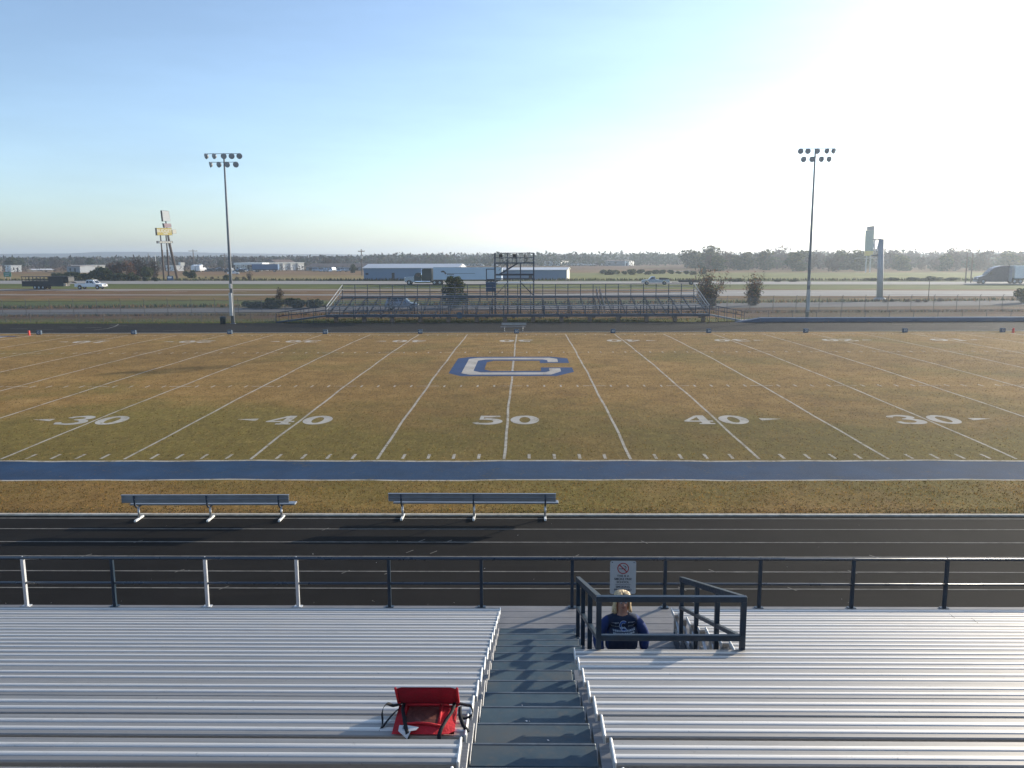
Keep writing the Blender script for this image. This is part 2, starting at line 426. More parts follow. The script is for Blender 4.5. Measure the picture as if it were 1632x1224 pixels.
def ground_mat():
    k = NT('ground_grass'); sep = k.n('ShaderNodeSeparateXYZ'); k.l(k.pos(), sep.inputs[0])
    wob = k.math('MULTIPLY', k.math('SUBTRACT', k.noise(.06, 4, .6), .5), 9.0)
    # distance from the field, turned with the slight angle of the roads
    far_ = k.math('MULTIPLY', k.math('SUBTRACT', sep.outputs[1], 98.0), .03, True)
    y = k.math('ADD', k.math('ADD', sep.outputs[1], k.math('MULTIPLY', k.math('MULTIPLY', sep.outputs[0], .105), far_)), wob)
    t = k.math('DIVIDE', y, 420.0)
    G1 = (.075, .10, .018); G2 = (.12, .14, .028); B1 = (.15, .075, .036); B2 = (.22, .12, .052); T1 = (.27, .20, .075); D = (.075, .06, .035)
    def s(v): return v/420.0
    c = k.ramp(t, [(0, B1), (s(62), G2), (s(67), G1), (s(72), B1), (s(86), B1), (s(97), D), (s(99), G1), (s(107), G2), (s(111), B2), (s(140), B1), (s(144), G2), (s(170), G1), (s(200), G1), (s(203), D), (s(208), T1), (s(240), T1), (s(290), B2), (s(330), B2), (s(420), B1)])
    side = k.ramp(k.math('MULTIPLY', k.math('ADD', sep.outputs[0], 100.0), .005), [(.42, 0), (.6, 1)])   # pasture on the right, stubble on the left
    c = k.mix(k.math('MULTIPLY', side, k.ramp(t, [(s(203), 0), (s(206), 1), (s(290), 1), (s(330), 0)])), c, (.20, .20, .055))
    n1 = k.noise(.3, 6, .7, src=k.scaled((.5, 1.2, 1))); n2 = k.noise(4.5, 5, .75); n3 = k.noise(.03, 4, .6)
    c = k.mix(k.ramp(n1, [(.35, .55), (.5, 0)]), c, (.075, .06, .025))
    c = k.mix(k.ramp(n1, [(.52, 0), (.72, .5)]), c, (.28, .21, .10))
    c = k.mix(k.ramp(n3, [(.5, 0), (.65, .45)]), c, (.13, .145, .04))
    c = k.mix(k.ramp(n2, [(.3, .6), (.48, 0)]), c, (.05, .04, .018))
    k.bump(n2, .5, .05)
    return k.set(Base_Color=c, Roughness=.95, Specular_IOR_Level=.1)
M['ground'] = ground_mat()
M['hill'] = mat('distant_hill_woods', (.07, .075, .06), .95, var=.3, scale=.02, spec=.1)

def leaf_mat(name, c, tr=.35):
    k = NT(name)
    n = k.noise(.9, 3, .6); col = k.ramp(n, [(.3, tuple(x*.6 for x in c)), (.7, tuple(x*1.35 for x in c))])
    k.set(Base_Color=col, Roughness=.8, Specular_IOR_Level=.2)
    t = k.n('ShaderNodeBsdfTranslucent'); k.l(col, t.inputs[0]); mx = k.n('ShaderNodeMixShader'); mx.inputs[0].default_value = tr
    k.l(k.p.outputs[0], mx.inputs[1]); k.l(t.outputs[0], mx.inputs[2]); k.l(mx.outputs[0], k.out.inputs[0])
    return k.m
M['leaf_dark'] = leaf_mat('dark_evergreen_leaf', (.030, .050, .026)); M['leaf_mid'] = leaf_mat('olive_leaf', (.065, .080, .032))
M['leaf_lite'] = leaf_mat('yellow_green_leaf', (.12, .125, .045)); M['leaf_red'] = leaf_mat('russet_leaf', (.17, .075, .045))
M['twig'] = leaf_mat('grey_brown_twig', (.062, .052, .046), .1); M['twig2'] = leaf_mat('brown_twig', (.095, .065, .042), .15)
M['leaf_gold'] = leaf_mat('dry_tan_leaf', (.27, .16, .075)); M['bark'] = mat('grey_bark', (.10, .08, .065), .95, var=.3, scale=6)

# ------------------------------------------------------------------ setting: ground, field, track, roads, hills
def grid(xs, ys, zf):
    mb = MB(); nx = len(xs)
    vs = [(x, y, zf(x, y)) for y in ys for x in xs]
    fs = [(j*nx+i, j*nx+i+1, (j+1)*nx+i+1, (j+1)*nx+i) for j in range(len(ys)-1) for i in range(nx-1)]
    mb.raw(vs, fs); return mb
gx = [-3800, -2000, -1000, -500, -250, -120, -60, -30, 0, 30, 60, 120, 250, 500, 1000, 2000, 3800]
gy = [-400, -60, -30, -16, 0, 25, 52, 64, 75, 90] + [96+3*i for i in range(15)] + [150, 180, 220, 300, 400, 600, 900, 1400, 2200, 3900]
tag(grid(gx, gy, lambda x, y: gz(y)-.02).build('ground', M['ground'], smooth=True), kind='structure')

fys = [-6.2 + i*0.8 for i in range(72)]; fys = [y for y in fys if y < 51.0] + [51.0]
tag(grid([-62, -40, -20, 0, 20, 40, 62], fys, lambda x, y: crown(y)).build('football_field', M['turf'], smooth=True), kind='structure')

def slab(name, m, x0, x1, y0, y1, z, kind='structure'):
    mb = MB(); mb.face([(x0, y0, z), (x1, y0, z), (x1, y1, z), (x0, y1, z)]); return tag(mb.build(name, m), kind=kind)
slab('running_track', M['track'], -75, 75, -15.0, -6.3, .012)
slab('running_track', M['track'], -75, 75, 51.05, 63.3, .012)
slab('ground_under_stand', M['concrete'], -40, 40, -42, -15.0, .004)
mb = MB(); mb.bbox(-70, 70, -6.34, -6.20, -.02, .055, .012); tag(mb.build('kerb', M['kerb']), kind='structure')
mb = MB(); mb.bbox(-70, 70, 51.0, 51.12, -.02, .05, .012); tag(mb.build('kerb', M['kerb']), kind='structure')
mb = MB()
for y in (-6.56, -7.47, -8.5, -9.53, -10.5, -11.5, -12.5, -13.5):
    mb.box(-75, 75, y-.021, y+.021, .010, .0165)
for y in (52.1, 53.4, 54.6, 55.9, 57.1, 58.4, 59.6, 60.9, 62.2):
    mb.box(-75, 75, y-.02, y+.02, .010, .0165)
rnd = random.Random(3)
for (x, y) in ((-9.2, -8.5), (-1.9, -8.4), (-1.2, -8.45), (-2.1, -9.2), (-1.5, -9.25), (-7.3, -10.5), (-3.4, -10.55), (-2.4, -10.6), (2.9, -10.5), (4.2, -11.5), (5.1, -10.45), (-5.9, -11.5), (6.6, -11.5), (-10, -9.5), (3.8, -8.5), (9.2, -9.5), (8.3, -10.5), (2.0, -9.5), (-4.6, -7.5), (12, -11.5)):
    a = .9 if x < 3 else 2.2; dx, dy = .12*math.cos(a), .12*math.sin(a); nx, ny = -math.sin(a)*.012, math.cos(a)*.012
    mb.face([(x-dx-nx, y-dy-ny, .020), (x+dx-nx, y+dy-ny, .020), (x+dx+nx, y+dy+ny, .020), (x-dx+nx, y-dy+ny, .020)])
for (px, py) in ((30, 524), (72, 525), (110, 523), (108, 521), (148, 522), (190, 519), (232, 526), (275, 527), (1325, 516), (1440, 517), (1560, 521)):
    p = at(px, py, .02); mb.face([(p.x-.9, p.y-.06, .020), (p.x+.9, p.y-.06, .020), (p.x+.9, p.y+.06, .020), (p.x-.9, p.y+.06, .020)])
tag(mb.build('track_lane_markings', M['lane']), kind='structure')
pts = [at(150, 526, .02), at(172, 523.5, .02), at(184, 520, .02), at(189, 516.5, .02)]
mb = MB()
for a, b in zip(pts, pts[1:]):
    d = (b-a).normalized(); n_ = Vector((-d.y, d.x, 0))*.07; mb.face([a-n_, b-n_, b+n_, a+n_])
tag(mb.build('track_curve_marking', M['lane']), kind='structure')

# --- field markings: thin sheets that follow the crown
def wob(x, a=.045): return a*math.sin(x*.53)+a*.6*math.sin(x*1.31+1)+a*.4*math.sin(x*2.9+2)
LZ = .005
def strip_y(mb, x, y0, y1, w_, z=LZ, wb=0):
    n = max(1, int((y1-y0)/.8)); ys = [y0+(y1-y0)*i/n for i in range(n+1)]
    def wx(y): return wb*(math.sin(y*.45+x)+.6*math.sin(y*1.1+2*x))
    for a, b in zip(ys, ys[1:]):
        mb.face([(x-w_/2+wx(a), a, crown(a)+z), (x+w_/2+wx(a), a, crown(a)+z), (x+w_/2+wx(b), b, crown(b)+z), (x-w_/2+wx(b), b, crown(b)+z)])
def strip_x(mb, y, x0, x1, w_, z=LZ, wb=0):
    n = max(1, int((x1-x0)/.6)); xs = [x0+(x1-x0)*i/n for i in range(n+1)]
    def q(x, s): yy = y+s*w_/2+wob(x, wb); return (x, yy, crown(yy)+z)
    for a, b in zip(xs, xs[1:]): mb.face([q(a, -1), q(b, -1), q(b, 1), q(a, 1)])
YD = .9144
yl = MB()
for i in range(-9, 10):
    x = i*5*YD
    if i == 0:
        strip_y(yl, x, .22, 19.85, .105, wb=.02); strip_y(yl, x, 21.95, 27.35, .13); strip_y(yl, x, 29.7, 48.6, .105, wb=.02)
    else: strip_y(yl, x, .22, 48.6, .105, wb=.02)
for s in (-1, 1): strip_y(yl, s*50*YD, -.05, 48.8, .2)
for i in range(-49, 50):
    if i % 5 == 0: continue
    x = i*YD
    strip_y(yl, x, .28, .95, .11); strip_y(yl, x, 15.95, 16.55, .10); strip_y(yl, x, 32.2, 32.8, .10); strip_y(yl, x, 47.75, 48.4, .11)
for i in range(-9, 10):
    x = i*5*YD
    for y in (16.26, 32.5):
        strip_x(yl, y, x-.62, x-.07, .09, wb=0); strip_x(yl, y, x+.07, x+.62, .09, wb=0)
tag(yl.build('yard_line_markings', M['white_paint']), kind='structure')
sl_ = MB(); strip_x(sl_, -.02, -60, 60, .16, LZ, .05); strip_x(sl_, -2.52, -60, 60, .13, LZ, .05); strip_x(sl_, 48.85, -60, 60, .14, LZ, .02)
tag(sl_.build('side_line_markings', M['white_paint']), kind='structure')
mb = MB(); n = 200
for i in range(n):
    a, b = -60+120*i/n, -60+120*(i+1)/n
    ya = [-2.455+(2.455-.105)*j/3 for j in range(4)]
    for j in range(3):
        def q(x, y): y += wob(x, .05); return (x, y, crown(y)+.004)
        mb.face([q(a, ya[j]), q(b, ya[j]), q(b, ya[j+1]), q(a, ya[j+1])])
tag(mb.build('blue_side_band', M['blue_paint']), kind='structure')
mb = MB()
for (x0, x1, y0, y1) in ((-56, -47.2, 46.3, 47.3), (-56, -48.0, 44.6, 45.0)):
    mb.face([(x0, y0, crown(y0)+.006), (x1, y0, crown(y0)+.006), (x1, y1, crown(y1)+.006), (x0, y1, crown(y1)+.006)])
tag(mb.build('end_zone_white_marking', M['logo_white']), kind='structure')
mb = MB()
for (x0, x1, y0, y1) in ((-56, -47.0, 45.1, 46.25), (-56, -46.6, 47.35, 48.2)):
    mb.face([(x0, y0, crown(y0)+.006), (x1, y0, crown(y0)+.006), (x1, y1, crown(y1)+.006), (x0, y1, crown(y1)+.006)])
tag(mb.build('end_zone_blue_marking', M['logo_blue']), kind='structure')

def ribbon(mb, pts, ws, tf, z):
    P_ = [Vector(p) for p in pts]; L = []
    for i, p in enumerate(P_):
        d = (P_[min(i+1, len(P_)-1)]-P_[max(i-1, 0)]).normalized(); nn = Vector((-d.y, d.x))*ws[i]/2; L.append((p+nn, p-nn))
    for (a, b), (c, d) in zip(L, L[1:]):
        mb.face([tf(a, z), tf(b, z), tf(d, z), tf(c, z)])
def ell(mb, tf, z, cx, cy, ax, ay, bx, by, n=28):
    for i in range(n):
        t0, t1 = 2*math.pi*i/n, 2*math.pi*(i+1)/n
        mb.face([tf(Vector((cx+ax*math.cos(t0), cy+ay*math.sin(t0))), z), tf(Vector((cx+ax*math.cos(t1), cy+ay*math.sin(t1))), z),
                 tf(Vector((cx+bx*math.cos(t1), cy+by*math.sin(t1))), z), tf(Vector((cx+bx*math.cos(t0), cy+by*math.sin(t0))), z)])
def arc(cx, cy, rx, ry, a0, a1, n=10): return [(cx+rx*math.cos(R(a0+(a1-a0)*i/n)), cy+ry*math.sin(R(a0+(a1-a0)*i/n))) for i in range(n+1)]
def digit(mb, d, tf, z=.006):       # block-serif digits, 1.25 m wide and 1.86 m tall
    if d == '0': ell(mb, tf, z, .63, .93, .63, .93, .24, .62)
    elif d == '5':
        ribbon(mb, [(.22, 1.66), (.66, 1.64), (1.1, 1.70)], [.36, .34, .30], tf, z)
        ribbon(mb, [(.30, 1.5), (.28, .98)], [.17, .17], tf, z+.001)
        ribbon(mb, [(.22, 1.0)] + arc(.56, .60, .47, .50, 110, -110, 14) + [(.2, .14), (.03, .38)], [.12, .20]+[.30+.10*math.sin(i*math.pi/14) for i in range(15)][1:] + [.30, .30, .18], tf, z+.002)
    elif d == '3':
        ribbon(mb, [(.06, 1.40), (.14, 1.62)] + arc(.55, 1.42, .40, .34, 120, -60, 10) + [(.5, 1.02)], [.30, .26]+[.22+.18*math.sin(i*math.pi/10) for i in range(11)]+[.16], tf, z)
        ribbon(mb, [(.45, 1.03)] + arc(.58, .56, .47, .45, 80, -110, 14) + [(.14, .18), (.04, .48)], [.14]+[.22+.20*math.sin(i*math.pi/14) for i in range(15)]+[.30, .28], tf, z+.001)
    elif d == '4':
        ribbon(mb, [(.88, 1.86), (.88, .16)], [.36, .36], tf, z)
        ribbon(mb, [(.74, 1.74), (.08, .66)], [.22, .18], tf, z+.001)
        ribbon(mb, [(.0, .62), (1.24, .62)], [.22, .22], tf, z+.002)
        ribbon(mb, [(.55, .10), (1.22, .10)], [.20, .20], tf, z+.003)
    elif d == '2':
        ribbon(mb, [(.08, 1.30), (.2, 1.62)] + arc(.6, 1.36, .42, .40, 110, -40, 9) + [(.5, .62), (.14, .2)], [.3, .26]+[.26+.12*math.sin(i*math.pi/9) for i in range(10)]+[.24, .2], tf, z)
        ribbon(mb, [(.08, .16), (1.18, .16)], [.32, .32], tf, z+.001)
    elif d == '1':
        ribbon(mb, [(.62, 1.86), (.62, .12)], [.36, .36], tf, z); ribbon(mb, [(.2, .10), (1.05, .10)], [.2, .2], tf, z+.001); ribbon(mb, [(.2, 1.52), (.6, 1.74)], [.2, .24], tf, z+.002)
num = MB()
for i in range(-4, 5):
    txt = str(50-abs(i)*10); x = i*10*YD
    for side in (0, 1):
        def tf0(p, z, ox, s=side):
            if s == 0: X, Y = x+ox+p.x, 6.1+p.y
            else: X, Y = x-ox-p.x, 42.67-p.y
            return (X, Y, crown(Y)+z)
        for dch, ox in ((txt[0], -1.44), (txt[1], .13)):
            digit(num, dch, lambda p, z, ox=ox: tf0(p, z, ox))
        if i != 0:
            s = (1 if i > 0 else -1); yy = (7.1 if side == 0 else 41.7)
            num.face([(x+s*1.95, yy-.25, crown(yy)+.006), (x+s*2.9, yy+.1, crown(yy)+.006), (x+s*1.95, yy+.25, crown(yy)+.006)])
tag(num.build('yard_number_markings', M['logo_white']), kind='structure')

def flat_poly(name, loops, m, z):
    bm = bmesh.new()
    es = []
    for lp in loops:
        vs = [bm.verts.new((x, y, 0)) for x, y in lp]
        es += [bm.edges.new((vs[i], vs[(i+1) % len(vs)])) for i in range(len(vs))]
    bmesh.ops.triangle_fill(bm, use_beauty=True, use_dissolve=False, edges=es)
    for k_ in range(0, 32):
        yy = 19.5 + .35*k_
        bmesh.ops.bisect_plane(bm, geom=bm.verts[:]+bm.edges[:]+bm.faces[:], plane_co=(0, yy, 0), plane_no=(0, 1, 0))
    for v in bm.verts: v.co.z = crown(v.co.y)+z
    for f in bm.faces:
        if f.normal.z < 0: f.normal_flip()
    me = bpy.data.meshes.new(name); bm.to_mesh(me); bm.free(); me.materials.append(m)
    o = bpy.data.objects.new(name, me); COL.objects.link(o); return tag(o, kind='structure')
# the block letter C: white stroke with a blue border on both sides
flat_poly('block_letter_blue_marking', [[(-3.05, 19.95), (2.65, 19.95), (3.78, 21.7), (3.78, 23.75), (1.78, 23.75), (1.78, 22.15), (-1.35, 22.15), (-1.78, 22.9), (-1.78, 26.5), (-1.35, 27.25), (1.78, 27.25), (1.78, 26.0), (3.72, 26.0), (3.72, 28.6), (2.65, 29.6), (-3.05, 29.6), (-3.88, 28.6), (-3.88, 21.2)]], M['logo_blue'], .005)
flat_poly('block_letter_white_marking', [[(-2.55, 20.55), (2.35, 20.55), (3.0, 21.9), (3.0, 23.3), (2.3, 23.3), (2.3, 22.0), (2.0, 21.5), (-1.95, 21.5), (-2.42, 22.2), (-2.42, 27.3), (-1.95, 27.95), (2.0, 27.95), (2.3, 27.5), (2.3, 26.45), (3.0, 26.45), (3.0, 28.25), (2.5, 28.95), (-2.55, 28.95), (-3.1, 28.3), (-3.1, 21.15)]], M['logo_white'], .010)

# --- roads beyond the far fence
def road(name, m, pa0, pa1, pb0, pb1, z0, z1, ext=4.0):
    """strip through two left points and two right points given as ground positions"""
    mb = MB()
    for t0, t1 in [(-ext+i*(2*ext+1)/24, -ext+(i+1)*(2*ext+1)/24) for i in range(24)]:
        q = []
        for t, s in ((t0, 0), (t1, 0), (t1, 1), (t0, 1)):
            a = (pa0, pa1)[s]; b = (pb0, pb1)[s]; p = a+(b-a)*t; q.append((p.x, p.y, gz(p.y)+z0))
        mb.face(q)
    return tag(mb.build(name, m), kind='structure')
road('service_road', M['road'], at(150, 500.5), at(150, 493), at(1500, 487.5), at(1500, 480), .012, 0)
hw = .7
road('highway', M['highway'], at(150, 469, hw), at(150, 461, hw), at(1500, 468, hw), at(1500, 462.5, hw), .015, 0)
road('highway', M['highway'], at(150, 452.5, hw), at(150, 447.5, hw), at(1500, 453.5, hw), at(1500, 449, hw), .015, 0)
mb = MB()
def dashes(pa, pb, wd, z, dash=None, m=0):
    d = (pb-pa); L = d.length; d.normalize(); n_ = Vector((-d.y, d.x, 0))*wd/2; t = -200.0
    while t < L+200:
        e = t+(dash or 12); a = pa+d*t; b = pa+d*e
        mb.face([(q.x, q.y, gz(q.y)+z) for q in (a-n_, b-n_, b+n_, a+n_)], m); t += (12 if dash else 12)
dashes(at(150, 465, hw), at(1500, 465.2, hw), .2, .024, 3.2)
dashes(at(150, 450, hw), at(1500, 451.2, hw), .2, .024, 3.2)
dashes(at(150, 468.3, hw), at(1500, 467.5, hw), .18, .024); dashes(at(150, 461.6, hw), at(1500, 463, hw), .18, .024, None, 1)
tag(mb.build('highway_line_markings', [M['roadpaint'], M['roadyellow']]), kind='structure')

# --- distant hills: a low mesa on the left, gentle ground elsewhere
def hillz(a):                     # a: picture column the ridge stands behind
    pr = [(-900, 404), (-300, 405), (0, 404.5), (120, 404), (150, 401.5), (230, 401.2), (330, 402.5), (420, 404.5), (620, 405.5), (900, 406), (1300, 408), (1700, 409), (2600, 410)]
    for (x0, y0), (x1, y1) in zip(pr, pr[1:]):
        if x0 <= a <= x1: return y0+(y1-y0)*(a-x0)/(x1-x0)
    return 408
mb = MB(); rnd = random.Random(11); rows = []
for i in range(150):
    px = -850+i*(3400/149)
    d = ray(px, 409); d.z = 0; d.normalize()
    hy = hillz(px)+rnd.uniform(-.25, .25)
    D0 = 2900
    t = ray(px, hy); zz = CAMP.z + D0*(t.z/math.hypot(t.x, t.y))
    b = Vector((CAMP.x, CAMP.y, 0))
    rows.append([tuple((b+d*(D0-380))[:2])+(.1,), tuple((b+d*(D0-160))[:2])+(zz*.55,), tuple((b+d*D0)[:2])+(zz,), tuple((b+d*(D0+500))[:2])+(zz*.7,), tuple((b+d*(D0+880))[:2])+(-1,)])
vs = [v for r_ in rows for v in r_]
mb.raw(vs, [(i*5+j, (i+1)*5+j, (i+1)*5+j+1, i*5+j+1) for i in range(149) for j in range(4)])
tag(mb.build('hills', M['hill'], smooth=True), kind='structure')

# ------------------------------------------------------------------ the home grandstand we stand on
RISE, TRD = .2032, .6096
def sy(k): return -16.20-TRD*k            # far (field side) edge of seat k
def sz(k): return 1.637+RISE*k            # top of seat k
DZ0 = 1.207
def dz(k): return DZ0+RISE*k              # deck under seat k
XL, XR, XA0, XA1, XO = -14.5, 14.5, .36, 1.28, 3.10
NR = 19
SW = .252
def plank_prof(yf, zt):                   # extruded seat plank: flat flutes and two raised ribs, rounded nosing
    pr = []; ms = []
    def a(u, z, m=0): pr.append((yf-u, zt+z)); ms.append(m)
    a(0, -.044); a(0, -.010); a(.004, -.003); a(.010, 0)
    for c in (.083, .176):
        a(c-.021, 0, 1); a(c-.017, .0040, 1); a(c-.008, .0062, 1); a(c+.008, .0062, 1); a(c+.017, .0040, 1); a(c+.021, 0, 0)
    a(SW-.010, 0); a(SW-.004, -.003); a(SW, -.010); a(SW, -.044); a(SW-.008, -.044); a(SW-.008, -.012); a(.008, -.012); a(.008, -.044)
    return pr, ms
stand = thing('grandstand', 'large aluminium bleachers with ribbed planks and a blue stepped aisle, holding the red seat', 'bleachers', (0, -16, 0))
stand.location = (0, 0, 0)
rnd = random.Random(5)
def seat_row(k, x0, x1, capx, capside, joint=None):
    mb = MB(); pr, ms = plank_prof(sy(k), sz(k))
    xs = [x0, x1] if joint is None else [x0, joint-.004, joint+.004, x1]
    for i in range(0, len(xs), 2): mb.prism(pr, xs[i], xs[i+1], 'x', ms=ms)
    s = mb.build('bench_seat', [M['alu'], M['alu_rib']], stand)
    c = MB(); t = .016
    xx0, xx1 = (capx, capx+t) if capside > 0 else (capx-t, capx)
    c.bbox(xx0, xx1, sy(k)-SW-.006, sy(k)+.006, sz(k)-.052, sz(k)+.012, .005)
    c.build('end_cap', M['cap'], s)
    global BRK                              # brackets holding the plank on the deck
    if BRK is None:
        b = MB(); hgt = sz(0)-dz(0); b.prism([(-.17, 0), (-.10, 0), (-.10, hgt-.071), (-.02, hgt-.071), (-.02, hgt-.046), (-SW+.02, hgt-.046), (-SW+.02, hgt-.071), (-.17, hgt-.071)], -.03, .03, 'x'); BRK = b.mesh('seat_bracket', M['steel'])
    X = x0+.3
    while X < x1: linked('seat_bracket', BRK, s, (X, sy(k), dz(k))); X += 1.83
BRK = None
for k in range(NR):
    j = -7.32+rnd.choice((0, .0)); seat_row(k, XL, XA0-.012, XA0-.012, 1, None)
    seat_row(k, (XO if k <= 6 else XA1)+.012, XR, (XO if k <= 6 else XA1)+.012, -1, 7.2 if k % 3 else None)
def nose(k): return sy(k)+.36             # field-side edge of deck k
for k in range(NR):
    y1 = nose(k) if k else -15.13; y0 = nose(k+1)
    z = dz(k)
    for (x0, x1) in ((XL, XA0-.02), ((XO if k <= 6 else XA1)+.02, XR)):
        if k == 0: continue
        mb = MB(); mb.bbox(x0, x1, y0+.012, y1, z-.05, z, .006)
        mb.box(x0, x1, y0-.004, y0+.008, z-.03, z+RISE-.056)
        mb.build('footboard', M['alu_foot'], stand)
# aisle treads: two planks each with a dark joint, riser and nosing
for k in range(1, NR):
    x0, x1 = XA0, (1.52 if k <= 6 else XA1)
    y1 = nose(k); y0 = nose(k+1); z = dz(k); ym = y1-.30
    mb = MB(); mb.bbox(x0, x1, ym+.011, y1-.03, z-.035, z-.002, .005); mb.bbox(x0, x1, y0+.002, ym-.011, z-.035, z-.002, .004); mb.box(x0, x1, y0+.002, y1-.06, z-.06, z-.05, 1)
    mb.box(x0, x1, y1-.03, y1-.022, z-RISE, z-.036)
    st_ = mb.build('aisle_step', [M['tread'], M['black']], stand); mb = MB(); mb.bbox(x0, x1, y1-.029, y1+.002, z-.04, z+.001, .006); mb.build('nosing', M['nosing'], st_)
# front walkway and the floor of the entry well: planks running lengthwise
yy = -15.13; i = 0; mb = MB()
while yy > nose(1)+.02:
    y0 = max(yy-.235, nose(1)+.004)
    mb.bbox(XL, XR, y0+.006, yy, DZ0-.045, DZ0-rnd.uniform(0, .003), .005); yy = y0
mb.build('walkway', M['deck'], stand)
WELL0, WELL1, WELLY = 1.56, XO, sy(7)-.04
mb = MB(); yy = nose(1)-.004
while yy > WELLY+.05:
    y0 = max(yy-.235, WELLY); mb.bbox(WELL0-.06, WELL1, y0+.006, yy, DZ0-.045, DZ0-rnd.uniform(0, .003), .005); yy = y0
mb.build('well_floor', M['deck'], stand)
mb = MB()                                   # well side panels: stringers stepping up with the rows
for k in range(1, 7):
    for (xa, xb) in ((1.525, 1.56), (XO-.0, XO+.018)):
        mb.box(xa, xb, nose(k+1), nose(k), DZ0-.04, dz(k)-.052 if xa > 2 else dz(k)-.002)
mb.box(1.562, XO-.002, WELLY-.03, WELLY, DZ0-.04, dz(7)+.0)
mb.build_each('well_panel', M['rail'], stand)
mb = MB()                                   # Z shaped seat supports seen along the well
for k in range(0, 7):
    z = dz(k); y = sy(k)
    mb.box(XO+.03, XO+.08, y-.16, y-.09, z, sz(k)-.06); mb.box(XO+.03, XO+.08, y-SW, y+.01, sz(k)-.10, sz(k)-.053)
    mb.tube((XO+.055, y-.12, sz(k)-.08), (XO+.055, y-TRD+.05, z+RISE-.02), .022, 6)
mb.build_each('seat_stringer', M['steel'], stand)
mb = MB()                                   # dark fascia and posts under the front of the walkway
mb.box(XL, XR, -15.145, -15.132, DZ0-.16, DZ0-.02)
mb.box(XL, XR, -15.128, -15.05, DZ0-.16, DZ0-.05)
X = XL
while X <= XR: mb.box(X-.05, X+.05, -15.3, -15.2, 0, DZ0-.05); mb.box(X-.05, X+.05, -20.1, -20.0, 0, dz(6)-.06); mb.box(X-.05, X+.05, -26.1, -26.0, 0, dz(15)); X += 2.9
mb.build_each('understructure', M['dark_steel'], stand)

# front guard rail
gr = thing('guard_rail', 'dark navy pipe guard rail along the front edge of the bleachers', 'railing', (0, -15.2, DZ0))
def wx(y, z): return (y, z)
GY = -15.19; GT = 2.085; GM = 1.635
mb = MB(); mb.tube((XL, GY-gr.location.y, GT-DZ0), (XR, GY-gr.location.y, GT-DZ0), .026, 10); mb.build('top_rail', M['railtop'], gr, True)
mb = MB(); mb.tube((XL, GY-gr.location.y, GM-DZ0), (XR, GY-gr.location.y, GM-DZ0), .022, 10); mb.build('mid_rail', M['railtop'], gr, True)
pxs = [-14.35, -12.75, -11.15, -9.56] + [-7.98, -6.42, -4.79, -3.2, -1.6, 0.0, 1.57, 3.17, 4.8, 6.39, 7.98] + [9.57, 11.16, 12.75, 14.3]
pm = MB(); pm.box(-.026, .026, -.026, .026, 0, GT-DZ0-.012); pm.box(-.07, .07, -.045, .045, 0, .012); pm.tube((0, 0, GT-DZ0-.012), (0, 0, GT-DZ0+.035), .012, 6)
pm = pm.mesh('guard_rail_post', M['rail'])
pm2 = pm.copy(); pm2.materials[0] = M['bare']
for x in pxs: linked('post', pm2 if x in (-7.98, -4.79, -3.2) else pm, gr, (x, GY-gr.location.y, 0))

# handrails round the entry well
hr = thing('stair_handrail', 'navy steel handrail boxing in the stair well where the woman stands', 'railing', (1.56, -20.45, 0))
hr.location = (0, 0, 0)
YB = -20.45; YF = -17.05; XLH, XRH = 1.545, 3.085
def hz(y, base): return base - (YB-y)*(-1)*(RISE/TRD)*1.0
def zt(y): return 3.655-(y-YB)*.337       # top rail height falling with the rows
def zl(y): return 3.20-(y-YB)*.337
mb = MB()
mb.bbox(XLH-.03, XRH+.03, YB-.03, YB+.03, 3.590, 3.652, .006); mb.build('back_top_bar', M['rail'], hr)
mb = MB(); mb.bbox(XLH+.02, XRH-.02, YB-.024, YB+.024, 3.15, 3.215, .006); mb.build('back_mid_bar', M['rail'], hr)
def slope_bar(x, zf, y0, y1, h, wd, name):
    mb = MB(); prf = [(y0, zf(y0)-h), (y0, zf(y0)), (y1, zf(y1)), (y1, zf(y1)-h)]
    mb.prism(prf, x-wd/2, x+wd/2, 'x'); mb.build(name, [M['rail']], hr)
for x in (XLH, XRH):
    slope_bar(x, zt, YB+.032, YF, .075, .058, 'side_top_bar'); slope_bar(x, zl, YB+.032, YF+.02, .05, .045, 'side_mid_bar')
    for y in (-17.12, -18.15, -19.3, YB):
        base = DZ0+.0 if x > 2 else dz(max(1, int((-16.2+.36-y)/TRD)))
        base = dz(max(1, int((-16.2+.36-y)/TRD)))
        mb = MB(); mb.box(x-.027, x+.027, y-.027, y+.027, base-.02, zt(y)-(.063 if y == YB else .07)); mb.build('post', M['rail'], hr)

# no smoking notice on the rail
def text_mb(body, size, m, name, parent, loc, rot=None, align='CENTER', bold=0.0):
    cu = bpy.data.curves.new(name, 'FONT'); cu.body = body; cu.size = size; cu.align_x = align; cu.align_y = 'CENTER'; cu.offset = bold; cu.extrude = .0006
    to = bpy.data.objects.new(name, cu); COL.objects.link(to); bpy.context.view_layer.update()
    me = bpy.data.meshes.new_from_object(to.evaluated_get(bpy.context.evaluated_depsgraph_get())); bpy.data.objects.remove(to)
    me.materials.clear(); me.materials.append(m)
    o = bpy.data.objects.new(name, me); COL.objects.link(o); o.parent = parent; o.location = loc
    o.rotation_euler = rot or (R(90), 0, 0); return o
sg = thing('warning_sign', 'white metal no smoking notice with red circle hung on the guard rail', 'sign', (2.44, -15.235, 1.77), R(-1.0))
W2, H2 = .222, .298; prof = []
for cx_, cz_, a0 in ((W2-.035, H2-.035, 0), (-W2+.035, H2-.035, 90), (-W2+.035, -H2+.035, 180), (W2-.035, -H2+.035, 270)):
    for i in range(6): a = R(a0+90*i/5); prof.append((cx_+.035*math.cos(a), cz_+.035*math.sin(a)))
